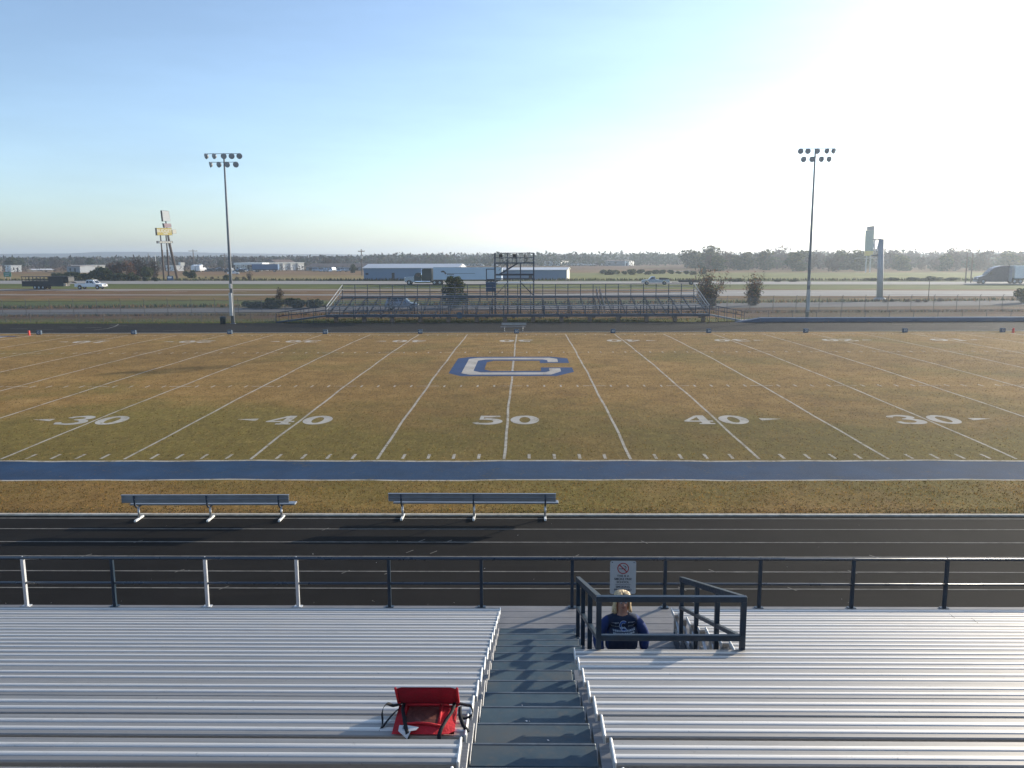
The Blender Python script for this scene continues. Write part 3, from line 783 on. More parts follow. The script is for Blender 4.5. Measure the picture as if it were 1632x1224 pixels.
mb = MB(); mb.prism(prof, -.0025, .0025, 'y'); pl = mb.build('sign_plate', M['sign_white'], sg)
mb = MB(); tf = lambda p, z: (p.x, -.0035-z, p.y)
ell(mb, tf, 0, 0, .165, .100, .100, .083, .083, 40)
c45 = .0885*math.cos(R(45)); ribbon(mb, [(-c45, .165+c45), (c45, .165-c45)], [.020, .020], tf, .0016); mb.build('prohibition_ring', M['sign_red'], sg)
mb = MB()
mb.face([(-.070, -.0042, .150), (-.004, -.0042, .150), (-.004, -.0042, .162), (-.070, -.0042, .162)]); mb.face([(.020, -.0042, .150), (.058, -.0042, .150), (.058, -.0042, .162), (.020, -.0042, .162)])
for i in range(3): ribbon(mb, [(.000+i*.018, .222-i*.008), (.022+i*.014, .205-i*.008), (.045+i*.008, .178)], [.006]*3, tf, .0008)
mb.face([(-.13, -.0042, -.123), (.13, -.0042, -.123), (.13, -.0042, -.129), (-.13, -.0042, -.129)])
mb.build('printed_symbol', M['ink'], sg)
for i, (t_, s_, zz) in enumerate((('THIS IS A', .052, .028), ('SMOKE FREE', .054, -.028), ('SCHOOL', .054, -.084), ('SMOKING', .054, -.170), ('PROHIBITED', .054, -.224))):
    text_mb(t_, s_, M['ink'], 'printed_line', sg, (0, -.0040, zz), bold=.0012)
mb = MB()
for x in (-.185, .185): mb.lathe([(.010, 0), (.010, .004), (.0, .006)], (x, -.003, .272), (0, -1, 0), 8)
mb.build_each('bolt', M['dark_steel'], sg)
mb = MB()
for x in (-.185, .185): mb.tube((x, .004, .272), (x, .03, .30), .006, 6)
mb.build_each('hanger', M['dark_steel'], sg)

# ------------------------------------------------------------------ stadium seat on the plank
ss = thing('stadium_seat', 'red folding stadium seat with black straps left open on a bleacher plank', 'seat', (.075, -23.6, sz(12)), R(0))
def P(x, y, z): return (x-.075, y+23.6, z-sz(12))
def cushion(x0, x1, y0, y1, z0, z1, z2, th, b=.012, nseg=9):
    """padded slab, slightly puffed; rises from z0.. at y0 to z1 at y1"""
    mb = MB(); vs = []; fs = []
    for j in range(nseg+1):
        for i in range(nseg+1):
            u, v = i/nseg, j/nseg; e = (1-(2*u-1)**6)*(1-(2*v-1)**6)
            vs.append((x0+(x1-x0)*u, y0+(y1-y0)*v, z0+(z1-z0)*v+th*.55*e))
    nv = len(vs)
    for j in range(nseg+1):
        for i in range(nseg+1):
            u, v = i/nseg, j/nseg; e = (1-(2*u-1)**6)*(1-(2*v-1)**6)
            vs.append((x0+(x1-x0)*u, y0+(y1-y0)*v, z0+(z1-z0)*v-th*.45*e))
    n1 = nseg+1
    for j in range(nseg):
        for i in range(nseg):
            a = j*n1+i; fs += [(a, a+1, a+n1+1, a+n1), (nv+a, nv+a+n1, nv+a+n1+1, nv+a+1)]
    for i in range(nseg):
        for (p, q) in (((i), (i+1)), ((nseg*n1+i), (nseg*n1+i+1)), (i*n1, (i+1)*n1), (i*n1+nseg, (i+1)*n1+nseg)): fs.append((p, q, nv+q, nv+p))
    mb.raw(vs, fs); return mb
x0, x1 = -.133, .283
base = cushion(x0-.075, x1-.075, -.185, .165, .022, .030, 0, .034).build('seat_cushion', M['red'], ss, True)
mb = MB()                                   # mesh pocket stretched over the cushion, in a raised red binding
def ssm():
    k = NT('brown_mesh_pocket'); n = k.noise(9, 4, .6, src=k.obj(), dist=1.2)
    c = k.ramp(n, [(.3, (.075, .028, .022)), (.52, (.15, .055, .042)), (.7, (.24, .11, .085))])
    k.bump(n, .6, .02); return k.set(Base_Color=c, Roughness=.45, Specular_IOR_Level=.5)
M['pocket'] = ssm(); n = 10; vs = []; fs = []
rr = random.Random(4)
for j in range(n+1):
    for i in range(n+1):
        u, v = i/n, j/n; vs.append((-.135+.225*u+.02*(v-.5)*(1-2*u), -.105+.215*v, .0500+.012*math.sin(math.pi*v)*math.sin(math.pi*u)+rr.uniform(0, .004)*(0 < i < n)*(0 < j < n)))
fs = [(j*(n+1)+i, j*(n+1)+i+1, (j+1)*(n+1)+i+1, (j+1)*(n+1)+i) for j in range(n) for i in range(n)]
mb.raw(vs, fs); mb.build('mesh_pocket', M['pocket'], ss, True)
mb = MB(); mb.path([(-.150, -.110, .050), (-.148, .118, .056)], .009); mb.path([(.100, -.105, .050), (.098, .118, .056)], .010)
mb.path([(-.155, .122, .056), (-.03, .118, .062), (.15, .124, .056)], .008); mb.path([(-.15, -.112, .050), (-.05, -.105, .056), (.03, -.112, .055), (.12, -.128, .048)], .008)
mb.build_each('pocket_binding', M['red'], ss, True)
bk = cushion(x0-.082, x1-.068, .168, .030, .035, .238, 0, .030).build('backrest', M['red_shaded'], ss, True)
# chamfered upper corners of the backrest
bm = bmesh.new(); bm.from_mesh(bk.data)
for sx, xc in ((1, x1-.068), (-1, x0-.082)):
    bmesh.ops.bisect_plane(bm, geom=bm.verts[:]+bm.edges[:]+bm.faces[:], plane_co=(xc-sx*.045, .03, .238), plane_no=Vector((sx*.5, -.4, .75)).normalized(), clear_outer=True)
bm.to_mesh(bk.data); bm.free()
mb = MB()
for s in (-1, 1):
    xc = (x0-.079) if s < 0 else (x1-.071)
    mb.tube((xc, .175, .028), (xc, .038, .226), .009, 8)
    mb.lathe([(.0, -.012), (.018, -.012), (.020, 0), (.018, .012), (0, .012)], (xc-s*.008, .158, .048), (1, 0, 0), 12)
mb.build('hinge_frame', M['red'], ss, True)
def strap_obj(pts, side, w_=.026): mb = MB(); mb.strap(pts, side, w_, .0018); mb.build('strap', M['strap'], ss, True)
def sm(pts, n=5):                            # smooth curve through points
    P_ = [Vector(p) for p in pts]; out = []
    for i in range(len(P_)-1):
        p0, p1, p2, p3 = P_[max(i-1, 0)], P_[i], P_[i+1], P_[min(i+2, len(P_)-1)]
        for j in range(n):
            t = j/n; out.append(.5*((2*p1)+(-p0+p2)*t+(2*p0-5*p1+4*p2-p3)*t*t+(-p0+3*p1-3*p2+p3)*t**3))
    out.append(P_[-1]); return out
strap_obj(sm([(-.185, .145, .055), (-.24, .12, .050), (-.285, .10, .075), (-.305, .03, .060), (-.292, -.04, .012), (-.30, -.10, .006)]), (.25, 1, .3))
strap_obj(sm([(-.20, .10, .04), (-.235, .03, .035), (-.27, -.05, .02), (-.285, -.09, .008)]), (.8, .4, .3))
strap_obj(sm([(.20, .15, .055), (.265, .125, .055), (.305, .08, .07), (.318, .01, .05), (.27, .0, .03), (.225, .02, .03)]), (.2, 1, .2))
strap_obj(sm([(.225, .11, .05), (.235, .0, .045), (.262, -.07, .02), (.30, -.13, .006)]), (.8, .3, .2))
strap_obj(sm([(-.17, .15, .052), (-.165, .05, .060), (-.135, -.08, .060), (-.115, -.16, .050), (-.100, -.195, .030), (-.098, -.212, -.01), (-.097, -.214, -.06)]), (1, 0, 0))
strap_obj(sm([(.185, .15, .055), (.175, .03, .060), (.15, -.06, .060), (.125, -.15, .052), (.112, -.195, .03), (.110, -.212, -.01), (.108, -.214, -.06)]), (1, 0, 0))
mb = MB(); q = [(-.165, -.12, .048), (-.105, -.135, .056), (-.03, -.150, .052), (-.045, -.178, .048), (-.08, -.184, .044), (-.10, -.222, .010), (-.165, -.175, .040)]
mb.face(q); mb.face([(a, b, c-.0015) for a, b, c in q]); mb.build('care_tag', M['tagwhite'], ss)
text_mb('B', .028, M['ink'], 'printed_mark', ss, (-.13, -.158, .052), rot=(R(20), 0, 0))

# ------------------------------------------------------------------ team benches beside the track
def make_bench(name, label, L, legs, hs=.44):
    """aluminium bench: plank seat facing the field, plank back on curved J brackets, pipe pedestals on foot bars"""
    b = thing(name, label, 'bench', group='aluminium team benches')
    mb = MB(); mb.bbox(-L/2+.06, L/2+.06, .12, .37, hs-.045, hs, .008); st = mb.build('seat', M['grey_alu'], b)
    mb = MB(); mb.bbox(-L/2-.02, L/2-.02, -.165, -.135, hs+.11, hs+.33, .007)
    mb.bbox(-L/2-.02, L/2-.02, -.185, -.166, hs+.205, hs+.235, .006); mb.box(-L/2-.024, L/2-.016, -.19, -.12, hs+.331, hs+.342)
    mb.build('backrest', M['grey_alu'], b)
    for x in legs:
        mb = MB(); mb.path([(x, .34, hs-.065), (x, .05, hs-.07), (x, -.06, hs-.045), (x, -.125, hs+.02), (x, -.150, hs+.10), (x, -.185, hs+.32)], .024, 8); mb.build('back_bracket', M['dark_steel'], b, True)
        mb = MB(); mb.tube((x, .06, .04), (x, .06, hs-.07), .030, 10); mb.build('leg', M['steel'], b, True)
        mb = MB(); mb.bbox(x-.032, x+.032, -.20, .30, .012, .066, .008); mb.build('foot_bar', M['white_metal'], b)
    return b
b1 = make_bench('team_bench', 'silver aluminium team bench with backrest, left of the two on the near track edge', 4.62, (-1.98, .02, 2.0))
b1.location = (-8.02, -6.74, .012); b1.rotation_euler = (0, 0, R(.4))
b2 = dup(b1, (-.68, -6.60, .012), R(-.3), 'silver aluminium team bench with backrest, nearer the middle of the near track edge')
for c in b2.children:
    pass
b3 = make_bench('team_bench', 'short silver bench on the far track behind the fifty yard marker', 2.42, (-.9, .9))
b3.location = (-.32, 52.6, .012); b3.rotation_euler = (0, 0, R(180))

# ------------------------------------------------------------------ sideline markers and pylons
names = {-50: 'G', -40: '10', -30: '20', -20: '30', -10: '40', 0: '50', 10: '40', 20: '30', 30: '20', 40: '10', 50: 'G'}
mkm = None
for yd, tx in names.items():
    x = yd*YD
    where = 'at the far fifty yard line' if yd == 0 else ('at the far goal line' if abs(yd) == 50 else 'at the far %s yard line' % tx)
    side = '' if yd == 0 else (' left of the block letter' if yd < 0 else ' right of the block letter')
    t = thing('yard_marker', 'small blue sideline marker box ' + where + side, 'yard marker', (x+rnd.uniform(-.1, .1), 49.95, crown(49.95)), R(rnd.uniform(-6, 6)), 'far sideline yard markers')
    if mkm is None:
        mb = MB(); mb.bbox(-.22, .22, -.14, .14, 0, .40, .03); mkm = mb.mesh('marker_box', M['marker_blue'])
        mb = MB(); mb.box(-.20, .20, -.1445, -.141, .03, .37); mkf = mb.mesh('marker_face', M['tarp_blue'])
    linked('body', mkm, t); linked('face_panel', mkf, t)
    text_mb(tx, .30 if tx != 'G' else .34, M['sign_white'], 'painted_number', t, (0, -.1462, .20), bold=.012)
for x, lb in ((-50*YD-.45, 'orange end zone pylon at the far left goal line'), (50*YD+.5, 'orange end zone pylon at the far right goal line')):
    t = thing('pylon', lb, 'pylon', (x, 48.95, crown(48.95)))
    mb = MB(); mb.bbox(-.075, .075, -.075, .075, 0, .46, .02); mb.build('post', M['orange'], t)
    mb = MB(); mb.bbox(-.10, .10, -.10, .10, -.005, .03, .008); mb.build('base', M['orange'], t)

# ------------------------------------------------------------------ floodlight poles
def disc_dir(ax, el): return Vector((math.sin(R(ax))*math.cos(R(el)), -math.cos(R(ax))*math.cos(R(el)), -math.sin(R(el))))
def floodlight(name, label, base, H, upper, lower, m, zu=0, zl_=-.88):
    t = thing(name, label, 'floodlight', base, 0, 'field floodlight poles')
    mb = MB(); mb.tube((0, 0, 0), (0, 0, H), .20, 14, .085); mb.lathe([(.30, 0), (.30, .05), (.21, .06)], (0, 0, 0), (0, 0, 1), 14); mb.build('pole', m, t, True)
    mb = MB(); mb.box(-.20, .12, -.34, -.17, .9, 3.4); mb.box(-.14, .1, -.29, -.17, 3.9, 4.4); mb.build('control_box', M['steel'], t)
    for zz, lamps in ((H+zu, upper), (H+zl_, lower)):
        xs_ = [l[0] for l in lamps]
        mb = MB(); mb.box(min(xs_)-.1, max(xs_)+.1, -.15, -.11, zz-.02, zz+.03); mb.build('crossarm', M['dark_steel'], t)
        for (x, ax, el) in lamps:
            d = disc_dir(ax, el); c = Vector((x, -.34, zz-.28))
            mb = MB(); mb.lathe([(.0, -.30), (.11, -.29), (.22, -.22), (.285, -.09), (.31, 0), (.295, .012), (.285, 0)], c, d, 18); lp = mb.build('lamp', M['lamp_shell'], t, True)
            mb = MB(); mb.lathe([(.283, -.01), (.0, .015)], c, d, 18); mb.build('lamp_glass', M['lens'], lp)
            mb = MB(); mb.tube((x, -.13, zz), c-d*.25, .03, 6); mb.build('lamp_bracket', M['dark_steel'], lp)
    return t
pL = at(371.5, 516); pR = at(1286, 509.5)
floodlight('floodlight_pole', 'grey floodlight pole with nine lamps beside the green bin left of the bleachers', (pL.x, pL.y, 0), 18.25,
    [(-1.85, -48, 14), (-.98, -38, 12), (.10, 6, 10), (.95, 14, 10), (1.78, 12, 14)], [(-1.45, -62, 12), (-.50, -26, 12), (.42, -12, 10), (1.36, 4, 10)], M['pole'])
floodlight('floodlight_pole', 'pale floodlight pole with nine lamps behind the blue barrier on the right', (pR.x, pR.y, 0), 18.85,
    [(-1.72, -8, 12), (-.92, -4, 10), (.12, 8, 10), (1.2, 32, 14), (1.95, 42, 16)], [(-1.35, 2, 10), (-.42, -6, 10), (.62, 18, 12), (1.48, 28, 14)], M['pole'])

# ------------------------------------------------------------------ visitors' bleachers across the field
vb = thing('bleachers', 'long dark open framed visitor bleachers on block piers across the field', 'bleachers', (0, 0, 0))
VX0, VX1, VY = -21.4, 21.25, 63.8
NV = 9; VR, VT = .197, .80
def vdz(k): return .86+VR*k
def vy(k): return VY+1.25+VT*k
brk = (9.35, 9.75)
for k in range(NV):
    mb = MB()
    for (a, b) in ((VX0, brk[0]), (brk[1], VX1)):
        mb.box(a, b, vy(k)+.0, vy(k)+.25, vdz(k)+.40, vdz(k)+.45)
    mb.build('bench_seat', M['old_plank'], vb)
    mb = MB(); mb.box(VX0, VX1, vy(k)-.50, vy(k)-.24, vdz(k)-.04, vdz(k)); mb.build('footboard', M['dark_steel'], vb)
mb = MB(); mb.box(VX0, VX1, VY, VY+.85, .78, .86); mb.build('walkway', M['old_plank'], vb)
mb = MB(); mb.box(VX0, VX1, VY-.05, VY-.004, .58, .865); mb.build('fascia', M['dark_steel'], vb)
yr = vy(NV-1)+.3; zr = vdz(NV-1)+.1
mb = MB(); mb.box(VX0, VX1, yr, yr+.75, zr-.22, zr-.02); mb.box(VX0, VX1, yr-.05, yr-.004, zr-.26, zr); mb.build_each('rear_walkway', M['dark_steel'], vb)
for (zz, y) in ((zr+1.38, yr+.8), (zr+1.0, yr+.8), (zr+.55, yr+.8)):
    mb = MB(); mb.tube((VX0, y, zz), (VX1, y, zz), .035, 6); mb.build('rear_rail', M['steel'] if zz > zr+.9 and zz < zr+1.2 else M['dark_steel'], vb)
for (zz) in (1.80, 1.40):
    mb = MB(); mb.tube((VX0, VY+.02, zz), (VX1, VY+.02, zz), .035, 6); mb.build('front_rail', M['steel'] if zz > 1.6 else M['dark_steel'], vb)
pm = MB(); pm.box(-.04, .04, -.04, .04, 0, 1); pm = pm.mesh('bleacher_post', M['dark_steel'])
def vpost(x, y, z0, z1, nm): o = linked(nm, pm, vb, (x, y, z0)); o.scale = (1, 1, z1-z0)
nb = 28
for i in range(nb+1):
    x = VX0+(VX1-VX0)*i/nb
    vpost(x, yr+.8, zr-.9, zr+1.38, 'rear_post')
    if i % 1 == 0: vpost(x, VY+.02, .60, 1.80, 'front_post')
    mb = MB(); mb.prism([(VY+.1, .60), (VY+.1, .76), (yr, zr-.06), (yr, zr-.30)], x-.035, x+.035, 'x'); mb.build('stringer', M['dark_steel'], vb)
for i in range(1, nb, 1):                    # frame legs and cross braces under the rear
    if i % 2: continue
    x = VX0+(VX1-VX0)*(i+.0)/nb
    mb = MB(); mb.box(x-.05, x+.05, 69.5, 69.6, .05, 2.1); mb.box(x-.05, x+.05, yr+.4, yr+.5, .05, zr-.2)
    mb.tube((x, yr+.45, zr-.4), (x+1.5, yr+.45, .4), .03, 5); mb.tube((x, yr+.45, zr-.5), (x-1.0, yr+.45, zr-1.3), .03, 5); mb.build_each('brace', M['dark_steel'], vb)
pr_ = MB(); pr_.bbox(-.22, .22, -.2, .2, 0, .58, .02); pr_ = pr_.mesh('pier_block', M['brick'])
for i in range(14):
    x = VX0+1.0+i*3.16
    linked('pier', pr_, vb, (x, VY+.35, -.02)); linked('pier', pr_, vb, (x+.9, 70.2, -.02)).scale = (.8, 1, 1)
for x in (VX0, VX1):                         # sloping end rails
    mb = MB(); mb.tube((x, VY+.05, 1.80), (x, yr+.8, zr+1.38), .05, 6); mb.tube((x, VY+.05, 1.40), (x, yr+.8, zr+.85), .04, 6)
    for j in range(1, 6): y = VY+j*1.4; zz = 1.80+(zr+1.38-1.8)*(y-VY)/(yr+.8-VY); mb.tube((x, y, zz-1.1), (x, y, zz), .03, 5)
    mb.build_each('end_rail', M['pole'], vb)
mb = MB()
for x in brk: mb.tube((x, VY+.9, 1.7), (x, yr, zr+1.1), .04, 6); [mb.tube((x, VY+.9+j*1.3, 1.0+.30*j), (x, VY+.9+j*1.3, 1.78+.32*j), .035, 5) for j in range(6)]
mb.build_each('aisle_rail', M['dark_steel'], vb)
mb = MB(); mb.lathe([(0, -.05), (.35, -.05), (.35, 0), (.28, .02), (0, .03)], (-3.6-2.9, VY-.06, .78), (0, -1, 0), 18); mb.build('round_plaque', M['marker_blue'], vb)

def ramp(label, x0, z0, x1, z1, m):
    t = thing('access_ramp', label, 'ramp', (x0, VY+.4, 0))
    mb = MB(); mb.prism([(x0-x0, z0-.16), (x0-x0, z0), (x1-x0, z1), (x1-x0, z1-.16)], -.55, .55, 'y'); mb.build('deck', m, t)
    for y in (-.55, .55):
        mb = MB(); L = x1-x0
        for h in (1.0, .55): mb.tube((0, y, z0+h), (L, y, z1+h), .03, 6)
        n_ = 4
        for i in range(n_+1): u = i/n_; mb.tube((L*u, y, 0 if abs(z0+(z1-z0)*u) < .2 else 0), (L*u, y, z0+(z1-z0)*u+1.0), .03, 6)
        mb.build_each('handrail', M['dark_steel'], t)
ramp('dark ramp with pipe handrails up to the left end of the far bleachers', VX0-.02, .84, -27.0, .12, M['dark_steel'])
ramp('pale ramp with pipe handrails up to the right end of the far bleachers', VX1+.02, .84, 25.1, .12, M['pole'])
p = at(1192, 511); mb = MB(); mb.bbox(p.x-1.1, p.x+1.3, p.y-.6, p.y+.8, .0, .10, .02); tag(mb.build('path', M['kerb']), kind='structure')

# filming tower behind the bleachers
tw = thing('filming_tower', 'dark steel scaffold filming platform with stairs rising behind the far bleachers', 'tower', (-.5, 75.5, 0))
def TX(px): return atY(px, 430, 75.5).x+.5
def TZ(py): return atY(820, py, 75.5).z
z_t, z_f, z_m, z_l = TZ(403.3), TZ(418), TZ(437), TZ(450)
xa, xb = TX(789), TX(850.5)
xs_ = [xa, TX(809), TX(829.5), xb]
for y in (-1.0, 1.0):
    for x in xs_:
        mb = MB(); mb.box(x-.07, x+.07, y-.07, y+.07, 0, z_f if x in xs_[1:3] else z_t); mb.build('post', M['dark_steel'], tw)
    mb = MB()
    for zz in (z_t, (z_t+z_f)/2): mb.tube((xa, y, zz), (xb, y, zz), .04, 6)
    for px in (809, 823.5, 836.5): mb.box(TX(px)-.04, TX(px)+.04, y-.04, y+.04, z_f, z_t)
    mb.build_each('top_guard', M['dark_steel'], tw)
    mb = MB()
    for zz in (z_l+.9, z_l+.45, z_m): mb.tube((xa, y, zz), (xb, y, zz), .04, 6)
    mb.build_each('lower_guard', M['dark_steel'], tw)
    mb = MB(); mb.tube((xs_[0], y, 2.4), (xs_[1], y, z_l), .035, 6); mb.tube((xs_[2], y, z_l), (xs_[3], y, 2.4), .035, 6); mb.build_each('brace', M['dark_steel'], tw)
for x in (xa, xb):
    mb = MB()
    for zz in (z_t, (z_t+z_f)/2): mb.tube((x, -1, zz), (x, 1, zz), .04, 6)
    mb.build_each('side_guard', M['dark_steel'], tw)
mb = MB(); mb.box(xa-.1, xb+.1, -1.1, 1.1, z_f-.16, z_f); mb.build('upper_deck', M['dark_steel'], tw)
mb = MB(); mb.box(xa-.05, xb+.05, -1.1, 1.1, z_l-.10, z_l); mb.build('lower_deck', M['steel'], tw)
mb = MB()
for y in (-.55, -.05):
    mb.prism([(TX(796), z_m-.15), (TX(796), z_m+.10), (TX(825), z_f-.02), (TX(825), z_f-.22)], y-.03, y+.03, 'y')
for i in range(9):
    u = i/9; x = TX(796)+(TX(825)-TX(796))*u; zz = z_m+(z_f-z_m)*u; mb.box(x, x+.24, -.55, -.05, zz-.02, zz+.02)
mb.tube((TX(792), -.58, z_m+.9), (TX(813), -.58, z_f+.55), .03, 6); mb.tube((TX(795), -.58, z_m+.45), (TX(812), -.58, z_f+.2), .03, 6)
for u in (.2, .6): x = TX(796)+(TX(812)-TX(796))*u*1.2; mb.tube((x, -.58, z_m+.5*u), (x, -.58, z_m+1.5*u+.8), .03, 6)
mb.build('stair', M['dark_steel'], tw)
bx = thing('equipment_box', 'blue metal equipment box with pipe frame left of the scaffold tower', 'box', (TX(783)-.5, 74.2, TZ(464)))
mb = MB(); mb.bbox(-.62, .62, -.45, .45, 0, 1.12, .03); mb.box(-.66, .66, -.49, .49, 1.121, 1.17); mb.build('body', M['tarp_blue'], bx)
mb = MB()
for x in (-.55, .55):
    for y in (-.4, .4): mb.tube((x, y, 1.17), (x, y, 2.75), .045, 6); mb.tube((x*.9, y, -1.1), (x*.9, y, .02), .045, 6)
for y in (-.4, .4): mb.tube((-.55, y, 2.75), (.55, y, 2.75), .045, 6); mb.tube((-.55, y, 1.5), (.55, y, 1.5), .045, 6)
mb.build_each('pipe_frame', M['dark_steel'], bx)
def chair(label, px, rz, sc=1):
    t = thing('folding_chair', label, 'chair', (atY(px, 418, 75.4).x, 75.4, z_f+.002), rz, 'chairs on the filming tower')
    mb = MB(); mb.bbox(-.22, .22, -.22, .22, .42, .47, .01); mb.build('seat', M['black'], t)
    mb = MB(); mb.bbox(-.22, .22, .20, .24, .62, 1.02, .01); mb.build('backrest', M['black'], t)
    for x in (-.2, .2):
        mb = MB(); mb.tube((x, .22, 1.0), (x, -.2, 0), .018, 6); mb.build('leg', M['black'], t); mb = MB(); mb.tube((x, -.18, .45), (x, .24, 0), .018, 6); mb.build('leg', M['black'], t)
chair('leftmost dark folding chair on top of the scaffold tower', 799, R(20)); chair('middle dark folding chair on top of the scaffold tower', 819, R(-160)); chair('rightmost dark folding chair on top of the scaffold tower', 839, R(75))

# green bin, blue barrier, fences
bp = at(356.5, 516.5)
t = thing('trash_bin', 'dark green upright bin beside the left floodlight pole', 'bin', (bp.x, bp.y-.2, 0))
mb = MB(); mb.lathe([(0, 0), (.28, 0), (.31, .7), (.32, .72), (0, .72)], (0, 0, 0), (0, 0, 1), 14); mb.build('body', M['bin'], t, True)
mb = MB(); mb.lathe([(.33, .72), (.33, .78), (.20, .86), (0, .87)], (0, 0, 0), (0, 0, 1), 14); mb.build('lid', M['bin'], t, True)
bl0, bl1 = at(1212, 514), at(1640, 513.5)
t = thing('padded_barrier', 'long low blue padded barrier beside the far track on the right', 'barrier', (bl0.x, 62.9, 0))
L = bl1.x-bl0.x+14
seg = 9
for i in range(seg):
    mb = MB(); a, b = L*i/seg, L*(i+1)/seg-.03
    h = .50
    mb.prism([(-.55, .02), (-.60, .10), (-.55, h-.06), (-.45, h), (.45, h), (.55, h-.06), (.60, .10), (.55, .02)], a, b, 'x'); mb.build('pad', M['tarp_blue'], t)
mb = MB(); mb.prism([(-2.6, .02), (-.02, .02), (-.02, .46)], -.5, .5, 'y'); mb.build('end_wedge', M['tarp_blue'], t)

def mesh_wire():
    k = NT('chain_link'); mp = k.n('ShaderNodeMapping'); mp.inputs['Rotation'].default_value = (0, R(45), 0); k.l(k.obj(), mp.inputs[0])
    v = k.n('ShaderNodeTexBrick'); v.inputs['Scale'].default_value = 1; v.inputs['Mortar Size'].default_value = .005; v.inputs['Brick Width'].default_value = .07; v.inputs['Row Height'].default_value = .07
    v.offset = 0; sw = k.n('ShaderNodeSeparateXYZ'); k.l(mp.outputs[0], sw.inputs[0]); cb = k.n('ShaderNodeCombineXYZ'); k.l(sw.outputs[0], cb.inputs[0]); k.l(sw.outputs[2], cb.inputs[1]); k.l(cb.outputs[0], v.inputs['Vector'])
    k.set(Base_Color=(.25, .26, .27), Roughness=.5, Metallic=.6)
    tr = k.n('ShaderNodeBsdfTransparent'); mx = k.n('ShaderNodeMixShader'); k.l(v.outputs['Fac'], mx.inputs[0]); k.l(tr.outputs[0], mx.inputs[1]); k.l(k.p.outputs[0], mx.inputs[2]); k.l(mx.outputs[0], k.out.inputs[0]); return k.m
M['mesh'] = mesh_wire(); M['fence'] = mat('dull_fence_steel', (.15, .15, .15), .8, var=.2, scale=2, spec=.2)
def fence(name, label, p0, p1, H, n, arm=False):
    p0, p1 = Vector(p0), Vector(p1); t = thing(name, label, 'fence', (p0.x, p0.y, 0)); d = p1-p0
    pm_ = MB(); pm_.tube((0, 0, 0), (0, 0, H), .035, 6)
    if arm: pm_.path([(0, 0, H), (0, -.10, H+.18), (0, -.28, H+.30)], .03, 5)
    pm_ = pm_.mesh('fence_post', M['fence'])
    for i in range(n+1):
        q = d*(i/n); linked('post', pm_, t, (q.x, q.y, 0))
    mb = MB(); mb.tube((0, 0, H-.03), (d.x, d.y, H-.03), .024, 5)
    if arm:
        for h in (.12, .3): mb.tube((0, -.1*h/.12*.6, H+h), (d.x, d.y-.1*h/.12*.6, H+h), .008, 4)
    mb.build('top_rail', M['fence'], t)
    mb = MB(); mb.face([(0, .02, .04), (d.x, d.y+.02, .04), (d.x, d.y+.02, H-.05), (0, .02, H-.05)]); mb.build('wire_mesh', M['mesh'], t)
fence('chain_link_fence', 'low chain link fence behind the far track, left of the bleachers', (-78, 65.0, 0), (-27.5, 65.0, 0), 1.15, 18)
fence('chain_link_fence', 'low chain link fence behind the blue barrier, right of the bleachers', (25.6, 65.6, 0), (80, 65.6, 0), 1.15, 20)
fence('chain_link_fence', 'tall chain link fence with bent post tops along the service road', (-95, 74.6, 0), (95, 80.5, 0), 1.9, 64, True)

# ------------------------------------------------------------------ vehicles
def wheel_mesh(r, wd):
    a = MB(); a.lathe([(r*.55, -wd/2), (r*.92, -wd/2), (r, -wd/2+.03), (r, wd/2-.03), (r*.92, wd/2), (r*.55, wd/2)], (0, 0, 0), (0, 1, 0), 18)
    b = MB(); b.lathe([(0, -wd/2+.05), (r*.3, -wd/2+.01), (r*.56, -wd/2+.02), (r*.56, wd/2-.02), (r*.3, wd/2-.01), (0, wd/2-.05)], (0, 0, 0), (0, 1, 0), 14)
    return a.mesh('tyre', M['black'], False), b.mesh('rim', M['steel'], False)
WC = {}
def wheels(t, xs, hw_, r=.38, wd=.26):
    if (r, wd) not in WC: WC[(r, wd)] = wheel_mesh(r, wd)
    ty, rm = WC[(r, wd)]
    for x in xs:
        for s in (-1, 1):
            o = linked('wheel', ty, t, (x, s*(hw_-wd/2), r)); linked('rim', rm, o)
def arch_profile(x0, x1, zb, top, arches, n=8):
    """closed side outline: top polyline, bottom line with wheel arches cut out"""
    pr = list(top)
    b = [(x1, zb)]
    for (xc, ra) in sorted(arches, reverse=True):
        b.append((xc+ra, zb)); b += [(xc+ra*math.cos(math.pi*i/n), zb+ra*.95*math.sin(math.pi*i/n)) for i in range(1, n)]; b.append((xc-ra, zb))
    b.append((x0, zb)); return pr+b
def body(t, prof, hw_, m, name='body', bev=.05):
    mb = MB(); n = len(prof); cx_ = sum(p[0] for p in prof)/n; cz_ = sum(p[1] for p in prof)/n
    def ins(d): return [(p[0]+(cx_-p[0])*d*.25, p[1]+(cz_-p[1])*d*.6) for p in prof]
    rings = [(ins(bev), -hw_), (prof, -hw_+bev), (prof, hw_-bev), (ins(bev), hw_)]
    vs = [(p[0], y, p[1]) for pr, y in rings for p in pr]; fs = []
    for i in range(3):
        for k in range(n): fs.append((i*n+k, i*n+(k+1) % n, (i+1)*n+(k+1) % n, (i+1)*n+k))
    bm = bmesh.new(); vv = [bm.verts.new(v) for v in vs]
    for f in fs: bm.faces.new([vv[i] for i in f])
    for off in (0, 3*n):
        es = [bm.edges.get((vv[off+k], vv[off+(k+1) % n])) or bm.edges.new((vv[off+k], vv[off+(k+1) % n])) for k in range(n)]
        bmesh.ops.triangle_fill(bm, use_beauty=True, edges=es)
    bmesh.ops.recalc_face_normals(bm, faces=bm.faces)
    me = bpy.data.meshes.new(name); bm.to_mesh(me); bm.free(); me.materials.append(m)
    return linked(name, me, t)
